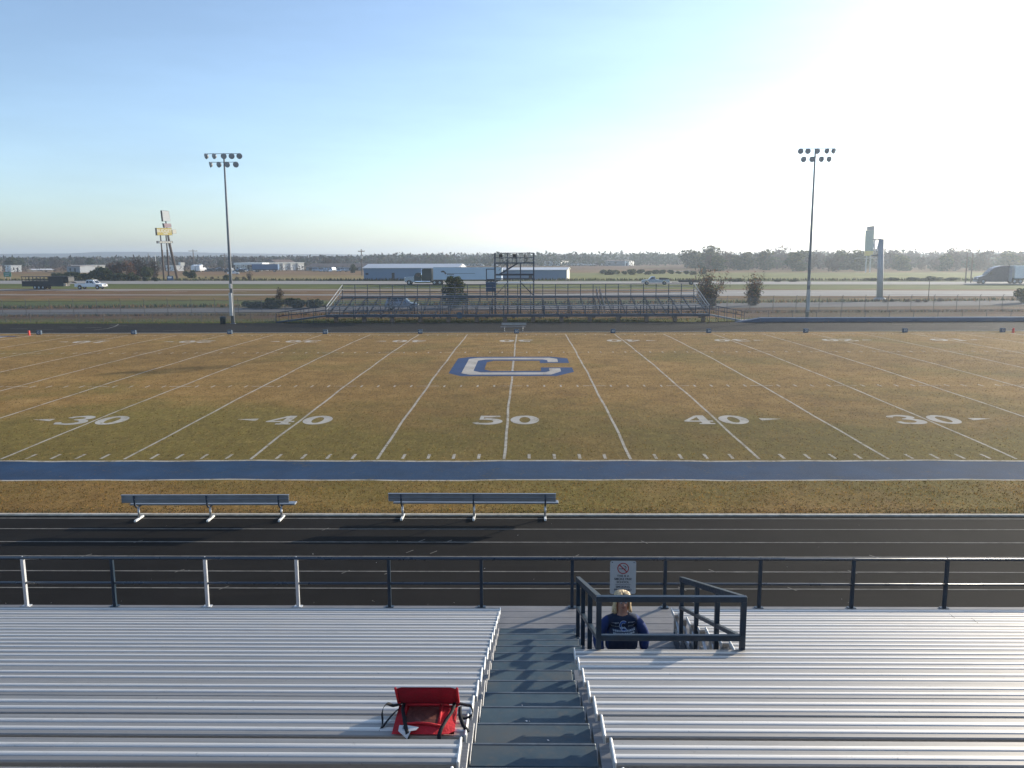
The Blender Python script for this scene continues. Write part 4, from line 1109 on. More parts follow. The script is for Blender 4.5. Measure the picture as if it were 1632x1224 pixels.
def glasshouse(t, lo, hi, hw_lo, hw_hi, z0, z1, m, panes):
    """tapered cab: lo=(x0,x1) at z0, hi=(x0,x1) at z1; panes=(u0,u1) along the side; returns cab"""
    mb = MB(); A = [(lo[0], -hw_lo, z0), (lo[1], -hw_lo, z0), (lo[1], hw_lo, z0), (lo[0], hw_lo, z0)]; B = [(hi[0], -hw_hi, z1), (hi[1], -hw_hi, z1), (hi[1], hw_hi, z1), (hi[0], hw_hi, z1)]
    mb.raw(A+B, [(0,1,5,4),(1,2,6,5),(2,3,7,6),(3,0,4,7),(4,5,6,7)]); cab = mb.build('cab', m, t)
    rf = MB(); rf.bbox(hi[0]+.05, hi[1]-.05, -hw_hi+.04, hw_hi-.04, z1-.01, z1+.05, .02); rf.build('roof', m, cab)
    def lerp(a, b, u): return tuple(a[i]+(b[i]-a[i])*u for i in range(3))
    for s, (i0, i1) in ((-1, (0, 1)), (1, (3, 2))):
        for (u0, u1) in panes:
            q = []
            for (u, v) in ((u0, .14), (u1, .14), (u1, .86), (u0, .86)):
                p = lerp(lerp(A[i0], A[i1], u), lerp(B[i0], B[i1], u), v); q.append((p[0], p[1]+s*.012, p[2]))
            g = MB(); g.face(q); g.build('window', M['glass'], t)
    for (i0, i1, sx, nm) in ((1, 2, 1, 'windscreen'), (0, 3, -1, 'rear_window')):
        q = []
        for (u, v) in ((.08, .10), (.92, .10), (.92, .90), (.08, .90)):
            p = lerp(lerp(A[i0], A[i1], u), lerp(B[i0], B[i1], u), v); q.append((p[0]+sx*.014, p[1], p[2]+.006))
        g = MB(); g.face(q); g.build(nm, M['glass'], t)
    return cab
def pickup(label, loc, rz, m, crew=True, group=None):
    t = thing('pickup_truck', label, 'pickup', loc, rz, group)
    zb = .52
    top = [(-3.15, zb), (-3.18, 1.18), (-3.1, 1.22), (-.72, 1.22), (.0, 1.20), (1.55, 1.20), (2.55, 1.16), (2.98, 1.06), (3.05, .9), (3.05, zb)]
    body(t, arch_profile(-3.15, 3.05, zb, top[1:-1], [(-2.05, .50), (1.92, .50)]), 1.0, m)
    bd = MB(); bd.box(-3.02, -.82, -.82, .82, 1.221, 1.228); bd.build('bed_floor', M['black'], t)
    if crew: glasshouse(t, (-.75, 1.62), (-.55, .95), .93, .78, 1.20, 1.92, m, ((.06, .34), (.40, .80)))
    else: glasshouse(t, (-.05, 1.62), (.1, .95), .93, .78, 1.20, 1.88, m, ((.10, .80),))
    wheels(t, (-2.05, 1.92), 1.0, .40, .28)
    mb = MB(); mb.bbox(3.0, 3.16, -.98, .98, .48, .68, .03); mb.build('front_bumper', M['chrome'], t)
    mb = MB(); mb.bbox(-3.30, -3.12, -.95, .95, .52, .68, .03); mb.build('rear_bumper', M['chrome'], t)
    for y in (-.75, .75): mb = MB(); mb.bbox(3.0, 3.075, y-.17, y+.17, .84, 1.02, .02); mb.build('headlight', M['white_metal'], t)
    mb = MB(); mb.bbox(3.0, 3.07, -.5, .5, .78, 1.0, .02); mb.build('grille', M['black'], t)
    for y in (-1.0, 1.0): mb = MB(); mb.bbox(1.0, 1.12, y+(-.16 if y < 0 else .0), y+(.0 if y < 0 else .16), 1.22, 1.42, .02); mb.build('mirror', M['black'], t)
    return t
def car(label, loc, rz, m, suv=False, group=None, name='parked_car', cat='car'):
    t = thing(name, label, cat, loc, rz, group); zb = .34
    top = [(-2.25, .75), (-2.2, .98), (-1.3, 1.02), (.8, .98), (1.9, .86), (2.22, .72), (2.25, .5)]
    body(t, arch_profile(-2.25, 2.25, zb, top, [(-1.35, .40), (1.38, .40)]), .88, m)
    if suv: glasshouse(t, (-2.15, 1.15), (-1.95, .45), .82, .66, 1.0, 1.66, m, ((.05, .28), (.32, .55), (.59, .84)))
    else: glasshouse(t, (-1.65, 1.15), (-1.0, .35), .82, .64, 1.0, 1.45, m, ((.12, .46), (.52, .84)))
    wheels(t, (-1.35, 1.38), .9, .33, .22)
    for y in (-.6, .6): mb = MB(); mb.bbox(2.2, 2.27, y-.16, y+.16, .62, .74, .02); mb.build('headlight', M['white_metal'], t)
    return t
def onroad(px, py, z=hw): p = at(px, py, z); return Vector((p.x, p.y, gz(p.y)+.02))
ROADA = math.atan2(at(1500, 465.2, hw).y-at(150, 465, hw).y, at(1500, 465.2, hw).x-at(150, 465, hw).x)
pk = onroad(146, 461.0)
pickup('white crew cab pickup on the highway towing the black stock trailer', pk, ROADA, M['white_car'])
# stock trailer: dark roof and walls with an open band above
t = thing('stock_trailer', 'long black slatted stock trailer behind the white pickup', 'trailer', pk+Vector((math.cos(ROADA), math.sin(ROADA), 0))*-9.7, ROADA)
mb = MB(); mb.bbox(-5.2, 4.2, -1.15, 1.15, .62, 1.75, .03); mb.build('lower_wall', M['black_trailer'], t)
mb = MB(); mb.bbox(.9, 4.2, -1.14, 1.14, 1.751, 2.62, .03); mb.bbox(4.201, 5.3, -1.1, 1.1, 1.5, 2.62, .1); mb.build('nose', M['black_trailer'], t)
mb = MB(); mb.bbox(-5.3, 5.2, -1.2, 1.2, 2.62, 2.74, .04); mb.build('roof', M['black_trailer'], t)
mb = MB()
for x in [-5.15+i*.86 for i in range(8)]:
    for y in (-1.12, 1.12): mb.box(x-.04, x+.04, y-.03, y+.03, 1.751, 2.619)
for y in (-1.12, 1.12): mb.box(-5.1, .9, y-.02, y+.02, 2.08, 2.16)
mb.build_each('slat_frame', M['black_trailer'], t)
wheels(t, (-2.3, -1.4, -.5), 1.18, .40, .26)
mb = MB(); mb.tube((4.6, 0, 1.6), (6.3, 0, 1.35), .1, 8); mb.tube((6.3, 0, 1.4), (6.3, 0, 1.05), .08, 8); mb.build('gooseneck', M['black_trailer'], t)
mb = MB(); mb.bbox(4.2, 4.7, -1.16, -.75, .7, 1.35, .06); mb.build('feed_sack_box', M['tan_wall'], t)

def semi(label, loc, rz, m, modern=False, trailer_label=None):
    t = thing('semi_truck', label, 'truck', loc, rz)
    if not modern:
        hood = [(-1.0, .72), (-1.0, 1.95), (.2, 1.95), (1.9, 1.80), (2.15, 1.6), (2.2, .72)]
        body(t, arch_profile(-1.0, 2.2, .60, hood[1:-1], [(1.15, .62)]), .95, M['silver_car'], 'hood', .08)
        body(t, [(-1.9, .9), (-1.9, 2.85), (-1.0, 2.85), (-.55, 2.75), (-.12, 1.95), (-.12, .9)], 1.1, m, 'cab', .06)
        body(t, [(-4.25, .95), (-4.25, 3.85), (-2.6, 3.85), (-2.0, 3.55), (-1.92, 3.2), (-1.92, .95)], 1.22, m, 'sleeper', .06)
        for y in (-1.18, 1.18): mb = MB(); mb.tube((-1.95, y, .9), (-1.95, y, 3.75), .12, 10); mb.build('exhaust_stack', M['chrome'], t, True)
        for y in (-1.12, 1.12): mb = MB(); mb.tube((-4.0, y, .72), (-.3, y, .72), .30, 14); mb.build('fuel_tank', M['chrome'], t, True)
        mb = MB(); mb.bbox(2.2, 2.3, -.7, .7, .8, 1.75, .03); mb.build('grille', M['chrome'], t)
        for y in (-1.115, 1.115):
            g = MB(); g.face([(-1.5, y, 2.0), (-.42, y, 2.0), (-.68, y, 2.62), (-1.5, y, 2.66)]); g.build('window', M['glass'], t)
        g = MB(); g.face([(-.08, -.95, 2.02), (-.08, .95, 2.02), (-.47, .92, 2.72), (-.47, -.92, 2.72)]); g.build('windscreen', M['glass'], t)
        mb = MB(); mb.bbox(-6.3, 2.0, -.45, .45, .62, .90, .02); mb.build('chassis', M['black'], t)
        wheels(t, (1.15,), 1.15, .52, .32); wheels(t, (-5.0, -6.25), 1.22, .52, .5)
    else:
        pr = [(3.0, .55), (3.02, 1.15), (2.8, 1.5), (1.6, 1.78), (1.2, 1.9), (.6, 2.7), (-.2, 3.45), (-1.2, 3.88), (-2.4, 4.02), (-3.7, 4.02)]
        body(t, arch_profile(-3.7, 3.0, .45, [(-3.7, .45)]+pr[::-1][0:9]+[(3.02, 1.15)], [(1.75, .60)]), 1.2, m, 'cab', .14)
        body(t, [(-4.35, .5), (-4.35, 3.95), (-3.72, 4.0), (-3.72, .5)], 1.18, M['grey_wall'], 'cab_extender', .04)
        for y in (-1.212, 1.212):
            g = MB(); g.face([(.9, y, 1.95), (.05, y, 1.95), (-.02, y, 2.65), (.38, y, 2.62)]); g.build('window', M['glass'], t)
        g = MB(); g.face([(1.26, -.95, 1.96), (1.26, .95, 1.96), (.66, .9, 2.72), (.66, -.9, 2.72)]); g.build('windscreen', M['glass'], t)
        for y in (-.95, .95): mb = MB(); mb.bbox(2.75, 3.06, y-.18, y+.18, 1.0, 1.28, .05); mb.build('headlight', M['white_metal'], t)
        mb = MB(); mb.bbox(2.9, 3.12, -1.15, 1.15, .42, .78, .05); mb.build('bumper', M['grey_wall'], t)
        mb = MB(); mb.bbox(-6.3, 2.0, -.45, .45, .62, .95, .02); mb.build('chassis', M['black'], t)
        for y in (-1.21, 1.21): mb = MB(); mb.box(-2.9, .2, y-.02, y+.02, .40, .47); mb.build('side_step', M['chrome'], t)
        wheels(t, (1.75,), 1.15, .52, .32); wheels(t, (-5.0, -6.25), 1.22, .52, .5)
    d = Vector((math.cos(rz), math.sin(rz), 0))
    tr = thing('box_trailer', trailer_label, 'trailer', Vector(loc)+d*(-4.75 if not modern else -4.9), rz)
    mb = MB(); mb.bbox(-16.15, 0, -1.29, 1.29, 1.22, 4.08, .02); mb.build('box', M['trailer_white'] if not modern else M['white_metal'], tr)
    mb = MB(); mb.box(-16.16, .01, -1.305, 1.305, 1.14, 1.24); mb.box(-16.16, .01, -1.30, 1.30, 4.03, 4.10); mb.build_each('edge_rail', M['grey_alu'], tr)
    mb = MB(); mb.box(-15.9, -.3, -.6, .6, .98, 1.139); mb.box(-15.8, -12.2, -1.0, 1.0, .85, .979); mb.build('chassis', M['black'], tr)
    for y in (-.85, .85): mb = MB(); mb.box(-3.2, -3.05, y-.08, y+.08, .2, 1.139); mb.build('landing_leg', M['white_metal'], tr)
    wheels(tr, (-13.2, -14.5), 1.26, .52, .5)
    if not modern:
        lg = MB(); s = 1
        y = 1.3015                              # faces the stadium: the truck heads left
        def T(a, b): return (-1.9-a, y, 2.95+b)
        lg.face([T(0, .25), T(.35, .35), T(.75, .30), T(.95, .10), T(.6, -.05), T(.25, -.02)]); lg.face([T(.62, -.06), T(1.0, .02), T(1.25, -.25), T(1.05, -.55), T(.85, -.35)]); lg.face([T(-.1, .18), T(.0, .24), T(.22, -.0), T(.12, -.1)])
        lg.build('trailer_emblem', M['rust_pole'], tr)
        lg = MB(); lg.box(-9.9, -3.15, y-.001, y+.002, 2.60, 2.68); lg.build('trailer_stripe', M['dark_steel'], tr)
        lg = MB()
        for i in range(7): lg.box(-3.3-i*.24-.16, -3.3-i*.24, y-.001, y+.002, 2.30, 2.50)
        lg.build('trailer_lettering', M['rust_pole'], tr)
    return t
s1 = onroad(661, 453.8); semi('dark long nosed semi truck with chrome stacks and tanks behind the far bleachers', s1, ROADA+math.pi, M['dark_truck'], False, 'pale blue box trailer with a dark emblem and thin stripe behind the semi truck')
s2 = onroad(1576, 452.0); semi('slate aerodynamic semi truck entering at the right edge on the highway', s2, ROADA+math.pi, M['violet_truck'], True, 'white box trailer behind the slate aerodynamic semi at the right edge')
pp = onroad(1044, 454.2); pickup('silver blue regular cab pickup with a loaded bed on the highway', pp, ROADA+math.pi, M['silver_car'], False)
cg = thing('cargo_pile', 'dark jumble of cargo in the bed of the silver blue pickup', 'cargo', pp+Vector((1.9, .02, 1.23)))
mb = MB(); rn = random.Random(2)
for i in range(9): a = rn.uniform(-.75, .75); b = rn.uniform(-.5, .5); h = rn.uniform(.2, .5); mb.bbox(a-.28, a+.28, b-.2, b+.2, 0, h, .05)
mb.build('bundle', M['black_trailer'], cg)
p = onroad(1098, 454.0)
t = thing('flatbed_trailer', 'low dark flatbed trailer trailing behind the silver blue pickup', 'trailer', p, ROADA+math.pi)
mb = MB(); mb.bbox(-2.3, 2.3, -1.0, 1.0, .55, .68, .02); mb.build('bed', M['black_trailer'], t)
mb = MB(); mb.box(-2.3, 2.3, -1.03, -.98, .681, 1.05); mb.box(-2.3, 2.3, .98, 1.03, .681, 1.05); mb.build_each('side_board', M['black_trailer'], t)
mb = MB(); mb.tube((2.2, 0, .6), (3.9, 0, .55), .06, 6); mb.build('drawbar', M['black_trailer'], t); wheels(t, (-.4,), 1.08, .36, .24)
p = at(641, 493.2); car('white and blue sport utility vehicle passing behind the far bleachers on the service road', (p.x, p.y, .02), R(2), M['silver_car'], True, name='passing_car')

# ------------------------------------------------------------------ buildings
def hall(name, label, px0, px1, pb, pe, pr, deep, wall, roof, z=.7, ang=None, extra=None, cat='building'):
    """metal hall: long side from picture column px0 to px1, base row pb, eave row pe, ridge row pr"""
    a, b = at(px0, pb, z), at(px1, pb, z); D = (a-CAMP).dot(FW); d = b-a; L = d.length; rz = math.atan2(d.y, d.x)
    if ang:
        n_ = Vector((math.sin(ang), -math.cos(ang))); q = ray(px1, pb); A2 = Vector((a.x-CAMP.x, a.y-CAMP.y)); k = A2.dot(n_)/Vector((q.x, q.y)).dot(n_)
        L = (Vector((q.x, q.y))*k-A2).length; rz = ang
    H = (pb-pe)/F_PX*D; HR = (pb-pr)/F_PX*D
    t = thing(name, label, cat, (a.x, a.y, z-.02), rz)
    w_ = MB(); w_.box(0, L, 0, deep, 0, H-.02)
    for x in (0, L): w_.face([(x, 0, H-.02), (x, deep, H-.02), (x, deep/2, HR-.06)])
    w_.build('wall', wall, t)
    r_ = MB(); o = .35
    if HR > H+.05:
        r_.prism([(-o, H-.03), (-o, H+.09), (deep/2, HR+.09), (deep+o, H+.09), (deep+o, H-.03), (deep/2, HR-.03)], -o, L+o, 'x')
    else: r_.box(-.2, L+.2, -.2, deep+.2, H-.015, H+.22)
    r_.build('roof', roof, t)
    return t, L, H, D
def openings(t, L, H, spec, m=None, y=-.03):
    for (nm, u0, u1, v0, v1) in spec:
        mb = MB(); mb.box(L*u0, L*u1, y, y+.05, H*v0, H*v1); mb.build(nm, m or M['shade'], t)
t, L, H, D = hall('metal_building', 'long blue sheet metal building with pale roof behind the dark semi', 580, 730, 446.5, 427.5, 421.5, 11, M['blue_wall'], M['roof_white'])
openings(t, L, H, [('door', .30, .33, 0, .62), ('window', .02, .05, .45, .6)])
mb = MB(); mb.prism([(-.05, H*.9), (5.5, H*1.33), (11.05, H*.9)], L+.36, L+.42, 'x'); mb.build('gable_trim', M['white_metal'], t)
t, L, H, D = hall('metal_building', 'blue sheet metal building with a bright end wall right of the scaffold tower', 770, 903, 445.5, 430.5, 427.2, 11, M['blue_wall'], M['roof_white'])
mb = MB(); mb.box(L+.004, L+.05, -.02, 11, 0, H-.03); mb.face([(L+.05, 0, H-.03), (L+.05, 11, H-.03), (L+.05, 5.5, H*1.2)]); mb.build('end_wall', M['cream_wall'], t)
openings(t, L, H, [('door', .55, .59, 0, .6)])
t, L, H, D = hall('garage_building', 'cream garage building with four bay doors on the left horizon', 404, 485, 431.5, 419.5, 419.5, 16, M['cream_wall'], M['white_metal'], ang=R(50))
for i in range(4):
    mb = MB(); u = .38+i*.155; mb.box(L*u, L*(u+.025), -.5, -.005, 0, H*.92); mb.build('buttress', M['grey_wall'], t)
    mb = MB(); mb.box(L*(u+.035), L*(u+.13), -.035, .01, .0, H*.62); mb.build('bay_door', M['white_metal'], t)
mb = MB(); mb.prism([(3, H+.22), (8, H+1.7), (13, H+.22)], L*.5, L*.9, 'x'); mb.build('hipped_roof', M['brown_roof'], t)
t, L, H, D = hall('long_shed', 'long dark low roofed shed right of the cream garage', 488, 586, 431, 426, 420.5, 14, M['grey_wall'], M['brown_roof'])
openings(t, L, H, [('opening', .05+.12*i, .13+.12*i, 0, .8) for i in range(7)])
# fuel station canopy
a = at(398, 432, .7); D = (a-CAMP).dot(FW); s = D/F_PX
t = thing('canopy', 'white flat fuel station canopy on slim columns at left', 'canopy', (a.x, a.y, .7))
H = 13*s; W_ = 46*s
mb = MB(); mb.bbox(-W_*.55, W_*.45, 0, 11, H-1.0, H, .05); mb.build('roof', M['white_metal'], t)
for u in (-.5, -.2, .12, .40):
    for y in (1, 10): mb = MB(); mb.box(W_*u-.2, W_*u+.2, y-.2, y+.2, 0, H-1.0); mb.build('column', M['white_metal'], t)
mb = MB(); mb.box(-W_*.35, W_*.3, 11.5, 18, 0, H*.72); mb.build('shop_wall', M['grey_wall'], t)
for nm, lb, args, wl in (
    ('white_shed', 'small white shed on the far left edge of the fields', (18, 35, 433.5, 423.5, 423.5, 8), M['white_metal']),
    ('tan_house', 'small tan house cut by the left picture edge', (-12, 4, 433, 424, 421.5, 8), M['tan_wall']),
    ('low_building', 'cream low building among the trees left of the tall sign', (129, 168, 434, 423.5, 423.5, 10), M['cream_wall']),
    ('dark_shed', 'dark slate shed beside the cream low building at left', (107, 128, 434.5, 424.5, 423.5, 10), M['grey_wall']),
    ('white_store', 'white box shaped building just right of the tall leaning sign', (277, 293, 432, 423.5, 423.5, 8), M['white_metal']),
    ('white_warehouse', 'long white warehouse far beyond the scaffold tower', (867, 893, 423.5, 416.5, 416.5, 20), M['white_metal']),
    ('grey_barn', 'grey barn with a white gable end in the far field', (964, 996, 423.5, 415.8, 414.5, 16), M['grey_wall']),
    ('row_of_stalls', 'low white roofed stalls behind the black stock trailer', (53, 86, 433, 430.5, 428.8, 8), M['tan_wall']),
    ('far_house', 'pale roofed house between the trees on the right', (1124, 1140, 416, 411.5, 409.5, 12), M['grey_wall']),
    ('far_barn', 'small pale barn among the trees right of centre', (1193, 1205, 418, 413, 411.5, 10), M['tan_wall'])):
    t, L, H, D = hall(nm, lb, *args, wl, ang=(R(50) if nm in ('white_shed', 'low_building', 'white_store', 'row_of_stalls', 'tan_house') else None), roof=M['roof_white'] if nm in ('row_of_stalls', 'far_house', 'far_barn', 'white_shed', 'low_building', 'white_store', 'white_warehouse') else M['brown_roof'])
    if nm == 'grey_barn': mb = MB(); mb.box(L+.02, L+7*D/F_PX, -.5, 16, 0, H); mb.build('gable_end', M['white_metal'], t); mb = MB(); mb.box(L+2*D/F_PX, L+4.5*D/F_PX, -.55, -.49, 0, H*.55); mb.build('door', M['shade'], t)
    elif nm == 'white_store': mb = MB(); mb.box(L-1, L+1.2, 1, 3, H, H*1.6); mb.build('chimney', M['cream_wall'], t)
    else: openings(t, L, H, [('window', .2, .32, .3, .7), ('door', .55, .68, 0, .7)])

# far pond strips catch the sky
for (x0, x1, y) in ((1020, 1052, 434.5), (1078, 1095, 433), (1100, 1108, 432)):
    a, b = at(x0, y, .7), at(x1, y, .7); mb = MB(); mb.face([(a.x, a.y, .72), (b.x, b.y, .72), (b.x, b.y+14, .72), (a.x, a.y+14, .72)])
    k = M.get('water')
    if not k: kk = NT('pond_water'); kk.bump(kk.noise(.6, 3, .5), .05, .05); k = M['water'] = kk.set(Base_Color=(.05, .07, .08), Roughness=.12, Specular_IOR_Level=.6)
    tag(mb.build('water', k), kind='structure')

# parked vehicles in the distance: copies of two built ones
tp = thing('parked_trailer', 'long blue parked trailer in front of the cream garage', 'trailer', at(423, 433.3, .7)+Vector((0, 0, 0)), R(3))
Dx = (at(423, 433.3, .7)-CAMP).dot(FW)/F_PX
mb = MB(); mb.bbox(-20*Dx, 21*Dx, -1.3, 1.3, 1.1, 12.2*Dx, .05); mb.build('box', M['trailer_blue'], tp)
mb = MB(); mb.box(-19*Dx, 20*Dx, -.7, .7, .8, 1.099); mb.build('chassis', M['black'], tp); wheels(tp, (-14*Dx, -12*Dx, 15*Dx), 1.26, .52, .5)
pc = None
def parked(px, py, m_, rz, label, group, suv=False, z=.7):
    p = at(px, py, z); return car(label, (p.x, p.y, z), rz, m_, suv, group)
w1 = parked(896, 423.3, M['white_car'], .2, 'white vehicle parked in the far row beside the white warehouse', 'white vehicles parked by the far warehouse', True)
for i, px in enumerate((901, 907, 911, 917, 921, 926, 930, 935, 941, 948, 962)):
    p = at(px, 423.2+(i % 3)*.25, .7); dup(w1, (p.x, p.y, .7), random.uniform(-1, 1))
w2 = parked(742, 424.5, M['white_car'], .1, 'white vehicle parked behind the pale trailer near the scaffold tower', 'white vehicles parked behind the trailer', True)
for px in (748, 756, 763, 768, 789): p = at(px, 424.3, .7); dup(w2, (p.x, p.y, .7), random.uniform(-1, 1))
dk = parked(352, 432.5, M['black_trailer'], .3, 'dark vehicle parked on the fuel station lot by the cream garage', 'dark vehicles on the fuel station lot')
for px, py in ((340, 432), (362, 434.5), (335, 433), (386, 434), (376, 435.5)): p = at(px, py, .7); dup(dk, (p.x, p.y, .7), random.uniform(-2, 2))
lc = parked(372, 437.5, M['white_car'], .3, 'white car parked alone just right of the left floodlight pole', None)
lc2 = parked(350, 430.5, M['silver_car'], .3, 'pale car parked on the fuel station lot near the white canopy', 'pale cars on the fuel station lot')
for px, py in ((366, 431), (382, 432.5), (390, 433.5), (330, 431)): p = at(px, py, .7); dup(lc2, (p.x, p.y, .7), random.uniform(-2, 2))
sh = parked(505, 432.5, M['silver_car'], .2, 'vehicle parked before the long dark roofed shed', 'vehicles parked before the dark roofed shed', True)
for px, py in ((514, 433), (522, 433.5), (531, 432), (540, 433.2), (547, 432.4), (556, 433)): p = at(px, py, .7); dup(sh, (p.x, p.y, .7), random.uniform(-2, 2))
for i, px in enumerate((313, 321)):
    p = at(px, 433, .7)
    t = thing('cab_truck', 'white sloped cab truck parked left of the floodlight pole' , 'truck', (p.x, p.y, .7), R(70), 'white trucks parked in the left lot')
    body(t, arch_profile(-2.4, 2.4, .5, [(-2.4, 2.9), (-.2, 3.4), (1.0, 2.2), (2.3, 1.7), (2.4, 1.0)], [(1.4, .5), (-1.5, .5)]), 1.1, M['white_car'], 'body', .1); wheels(t, (1.4, -1.5), 1.1, .48, .3)
    g = MB()
    for y in (-1.115, 1.115): g.face([(-.1, y, 2.0), (.9, y, 2.0), (.55, y, 2.6), (-.1, y, 2.9)])
    g.build('window', M['glass'], t)

# ------------------------------------------------------------------ signs and poles in the middle distance
# tall leaning sign on three poles
sp = at(272, 444.5, .7); D = (sp-CAMP).dot(FW); s = D/F_PX
SA = R(53)
t = thing('roadside_sign', 'tall leaning sign on three rusty poles with white and yellow panels', 'sign', (sp.x, sp.y, .68), SA)
def vplane(px, py, o, a):      # where a sight line meets the upright plane through o that runs along direction a
    d = ray(px, py); n_ = Vector((math.sin(a), -math.cos(a), 0)); k = (Vector((o.x, o.y, 0))-Vector((CAMP.x, CAMP.y, 0))).dot(n_)/Vector((d.x, d.y, 0)).dot(n_); p = CAMP+d*k
    return Vector(((p.x-o.x)*math.cos(a)+(p.y-o.y)*math.sin(a), 0, p.z))
def SP(px, py): v = vplane(px, py, sp, SA); return Vector((v.x, 0, v.z-.68))
for (b, m_, tp_) in (((261.5, 444.5), (258, 398), (255.5, 374)), ((269.5, 442), (266.5, 398), (264.5, 374)), ((283, 444.5), (270, 388), (264, 352))):
    mb = MB(); B = SP(*b); B.z = -.1
    mb.tube(B, SP(*m_), .30 if b[0] < 280 else .40, 10, .27 if b[0] < 280 else .38); mb.tube(SP(*m_), SP(*tp_), .20 if b[0] < 280 else .36, 10, .18); mb.build('pole', M['rust_pole'], t)
def panel(name, c, m_, y0=-.9, th=.9, dark=True):
    q = [SP(*p) for p in c]
    mb = MB(); mb.raw([(v.x, y0, v.z) for v in q]+[(v.x, y0+th, v.z) for v in q], [(0,1,2,3),(7,6,5,4),(0,4,5,1),(1,5,6,2),(2,6,7,3),(3,7,4,0)]); mb.build(name+'_cabinet', M['rust_pole'] if dark else m_, t)
    cx_ = sum(v.x for v in q)/4; cz_ = sum(v.z for v in q)/4
    mb = MB(); mb.face([(v.x+(cx_-v.x)*.04, y0-.02, v.z+(cz_-v.z)*.04) for v in q]); return mb.build(name, m_, t)
panel('top_panel', ((257.5, 353), (269.3, 352.5), (266.5, 336.5), (255.5, 335.5)), M['white_metal'])
panel('middle_panel', ((260, 363), (271, 362.5), (270, 356.5), (258.3, 356)), M['pink_sign'])
panel('main_panel', ((248, 375.2), (272.5, 375), (271, 363.5), (246.8, 363.3)), M['yellow_sign'])
panel('side_panel', ((272.6, 372.5), (279, 372.3), (278.5, 366), (271.8, 366)), M['cream_sign'])
panel('lower_panel', ((249, 388), (273.5, 387.5), (273, 384), (248.5, 384)), M['grey_wall'], -.7, .5)
v0 = SP(259.5, 368.3); text_mb('BUDGET', 1.30, M['cream_sign'], 'main_lettering', t, (v0.x, -.93, v0.z), bold=.04)
v0 = SP(261.5, 372.6); text_mb('INN', .75, M['cream_sign'], 'small_lettering', t, (v0.x, -.93, v0.z), bold=.03)
mb = MB()
for i in range(8): a, b = SP(252.5+i*2.5, 387.2), SP(254.2+i*2.5, 384.8); mb.box(a.x, b.x, -.75, -.725, a.z, b.z)
mb.build('lower_lettering', M['cream_sign'], t)
bu = thing('blue_sign', 'small blue and white sign at the foot of the tall leaning sign', 'sign', at(271.5, 448, .7))
mb = MB(); mb.bbox(-.9, .9, -.1, .1, .2, 1.5, .05); mb.build('sign_plate', M['tarp_blue'], bu); mb = MB(); mb.box(-.6, .5, -.13, -.105, .8, 1.3); mb.build('printed_patch', M['white_metal'], bu)
# single column sign at right
q = at(1402, 476.5, .25); t = thing('billboard_pole', 'thick pale column with empty side bracket standing by the service road at right', 'billboard', (q.x, q.y, gz(q.y)))
def BP(px, py): p = atY(px, py, q.y); return Vector((p.x-q.x, 0, p.z-gz(q.y)))
top = BP(1404.5, 381); mb = MB(); mb.tube((0, 0, -.1), (top.x, 0, top.z), .50, 16, .42); mb.lathe([(.95, 0), (.9, .3), (.6, .5)], (0, 0, 0), (0, 0, 1), 16); mb.build('column', M['column'], t, True)
mb = MB()
for (a, b) in (((1391, 381.5), (1404, 381.3)), ((1394, 381.5), (1393.5, 400)), ((1402.5, 381.5), (1401, 399)), ((1402, 382), (1397, 400)), ((1392, 395), (1395, 382)), ((1388, 407), (1410, 407.5))):
    mb.tube(BP(*a), BP(*b), .09, 6)
mb.build('bracket', M['steel'], t)
q2 = at(1386, 434, .7)
t = thing('pylon_sign', 'tall faded teal and yellow pylon sign beside the thick column', 'sign', (q2.x, q2.y, .69))
def GP(px, py): p = atY(px, py, q2.y); return Vector((p.x-q2.x, 0, p.z-.69))
def gpanel(c, m_, name, y0=-.8):
    v = [GP(*k) for k in c]; mb = MB(); mb.raw([(a.x, y0, a.z) for a in v]+[(a.x, y0+1.2, a.z) for a in v], [(0,1,2,3),(7,6,5,4),(0,4,5,1),(1,5,6,2),(2,6,7,3),(3,7,4,0)]); mb.build(name, m_, t)
gpanel(((1378.5, 400), (1390.5, 400), (1392, 367), (1380, 367.2)), M['teal_sign'], 'middle_panel')
gpanel(((1382, 366.9), (1392, 366.9), (1392.4, 360), (1382.4, 361)), M['grey_wall'], 'top_panel')
gpanel(((1377.5, 407.5), (1390, 407.5), (1390.4, 400.1), (1378.4, 400.1)), M['yellow_sign'], 'yellow_panel')
mb = MB(); a = GP(1384, 408); mb.tube((a.x-.8, -.2, -.1), (a.x-.8, -.2, a.z), .25, 8); mb.tube((a.x+.8, -.2, -.1), (a.x+.8, -.2, a.z), .25, 8); mb.build('pole', M['steel'], t)
mb = MB(); b0, b1 = GP(1360, 411.5), GP(1396, 411.5); mb.tube(b0+Vector((0, -1, 0)), b1+Vector((0, -1, 0)), .12, 6); mb.build_each('catwalk', M['steel'], t)
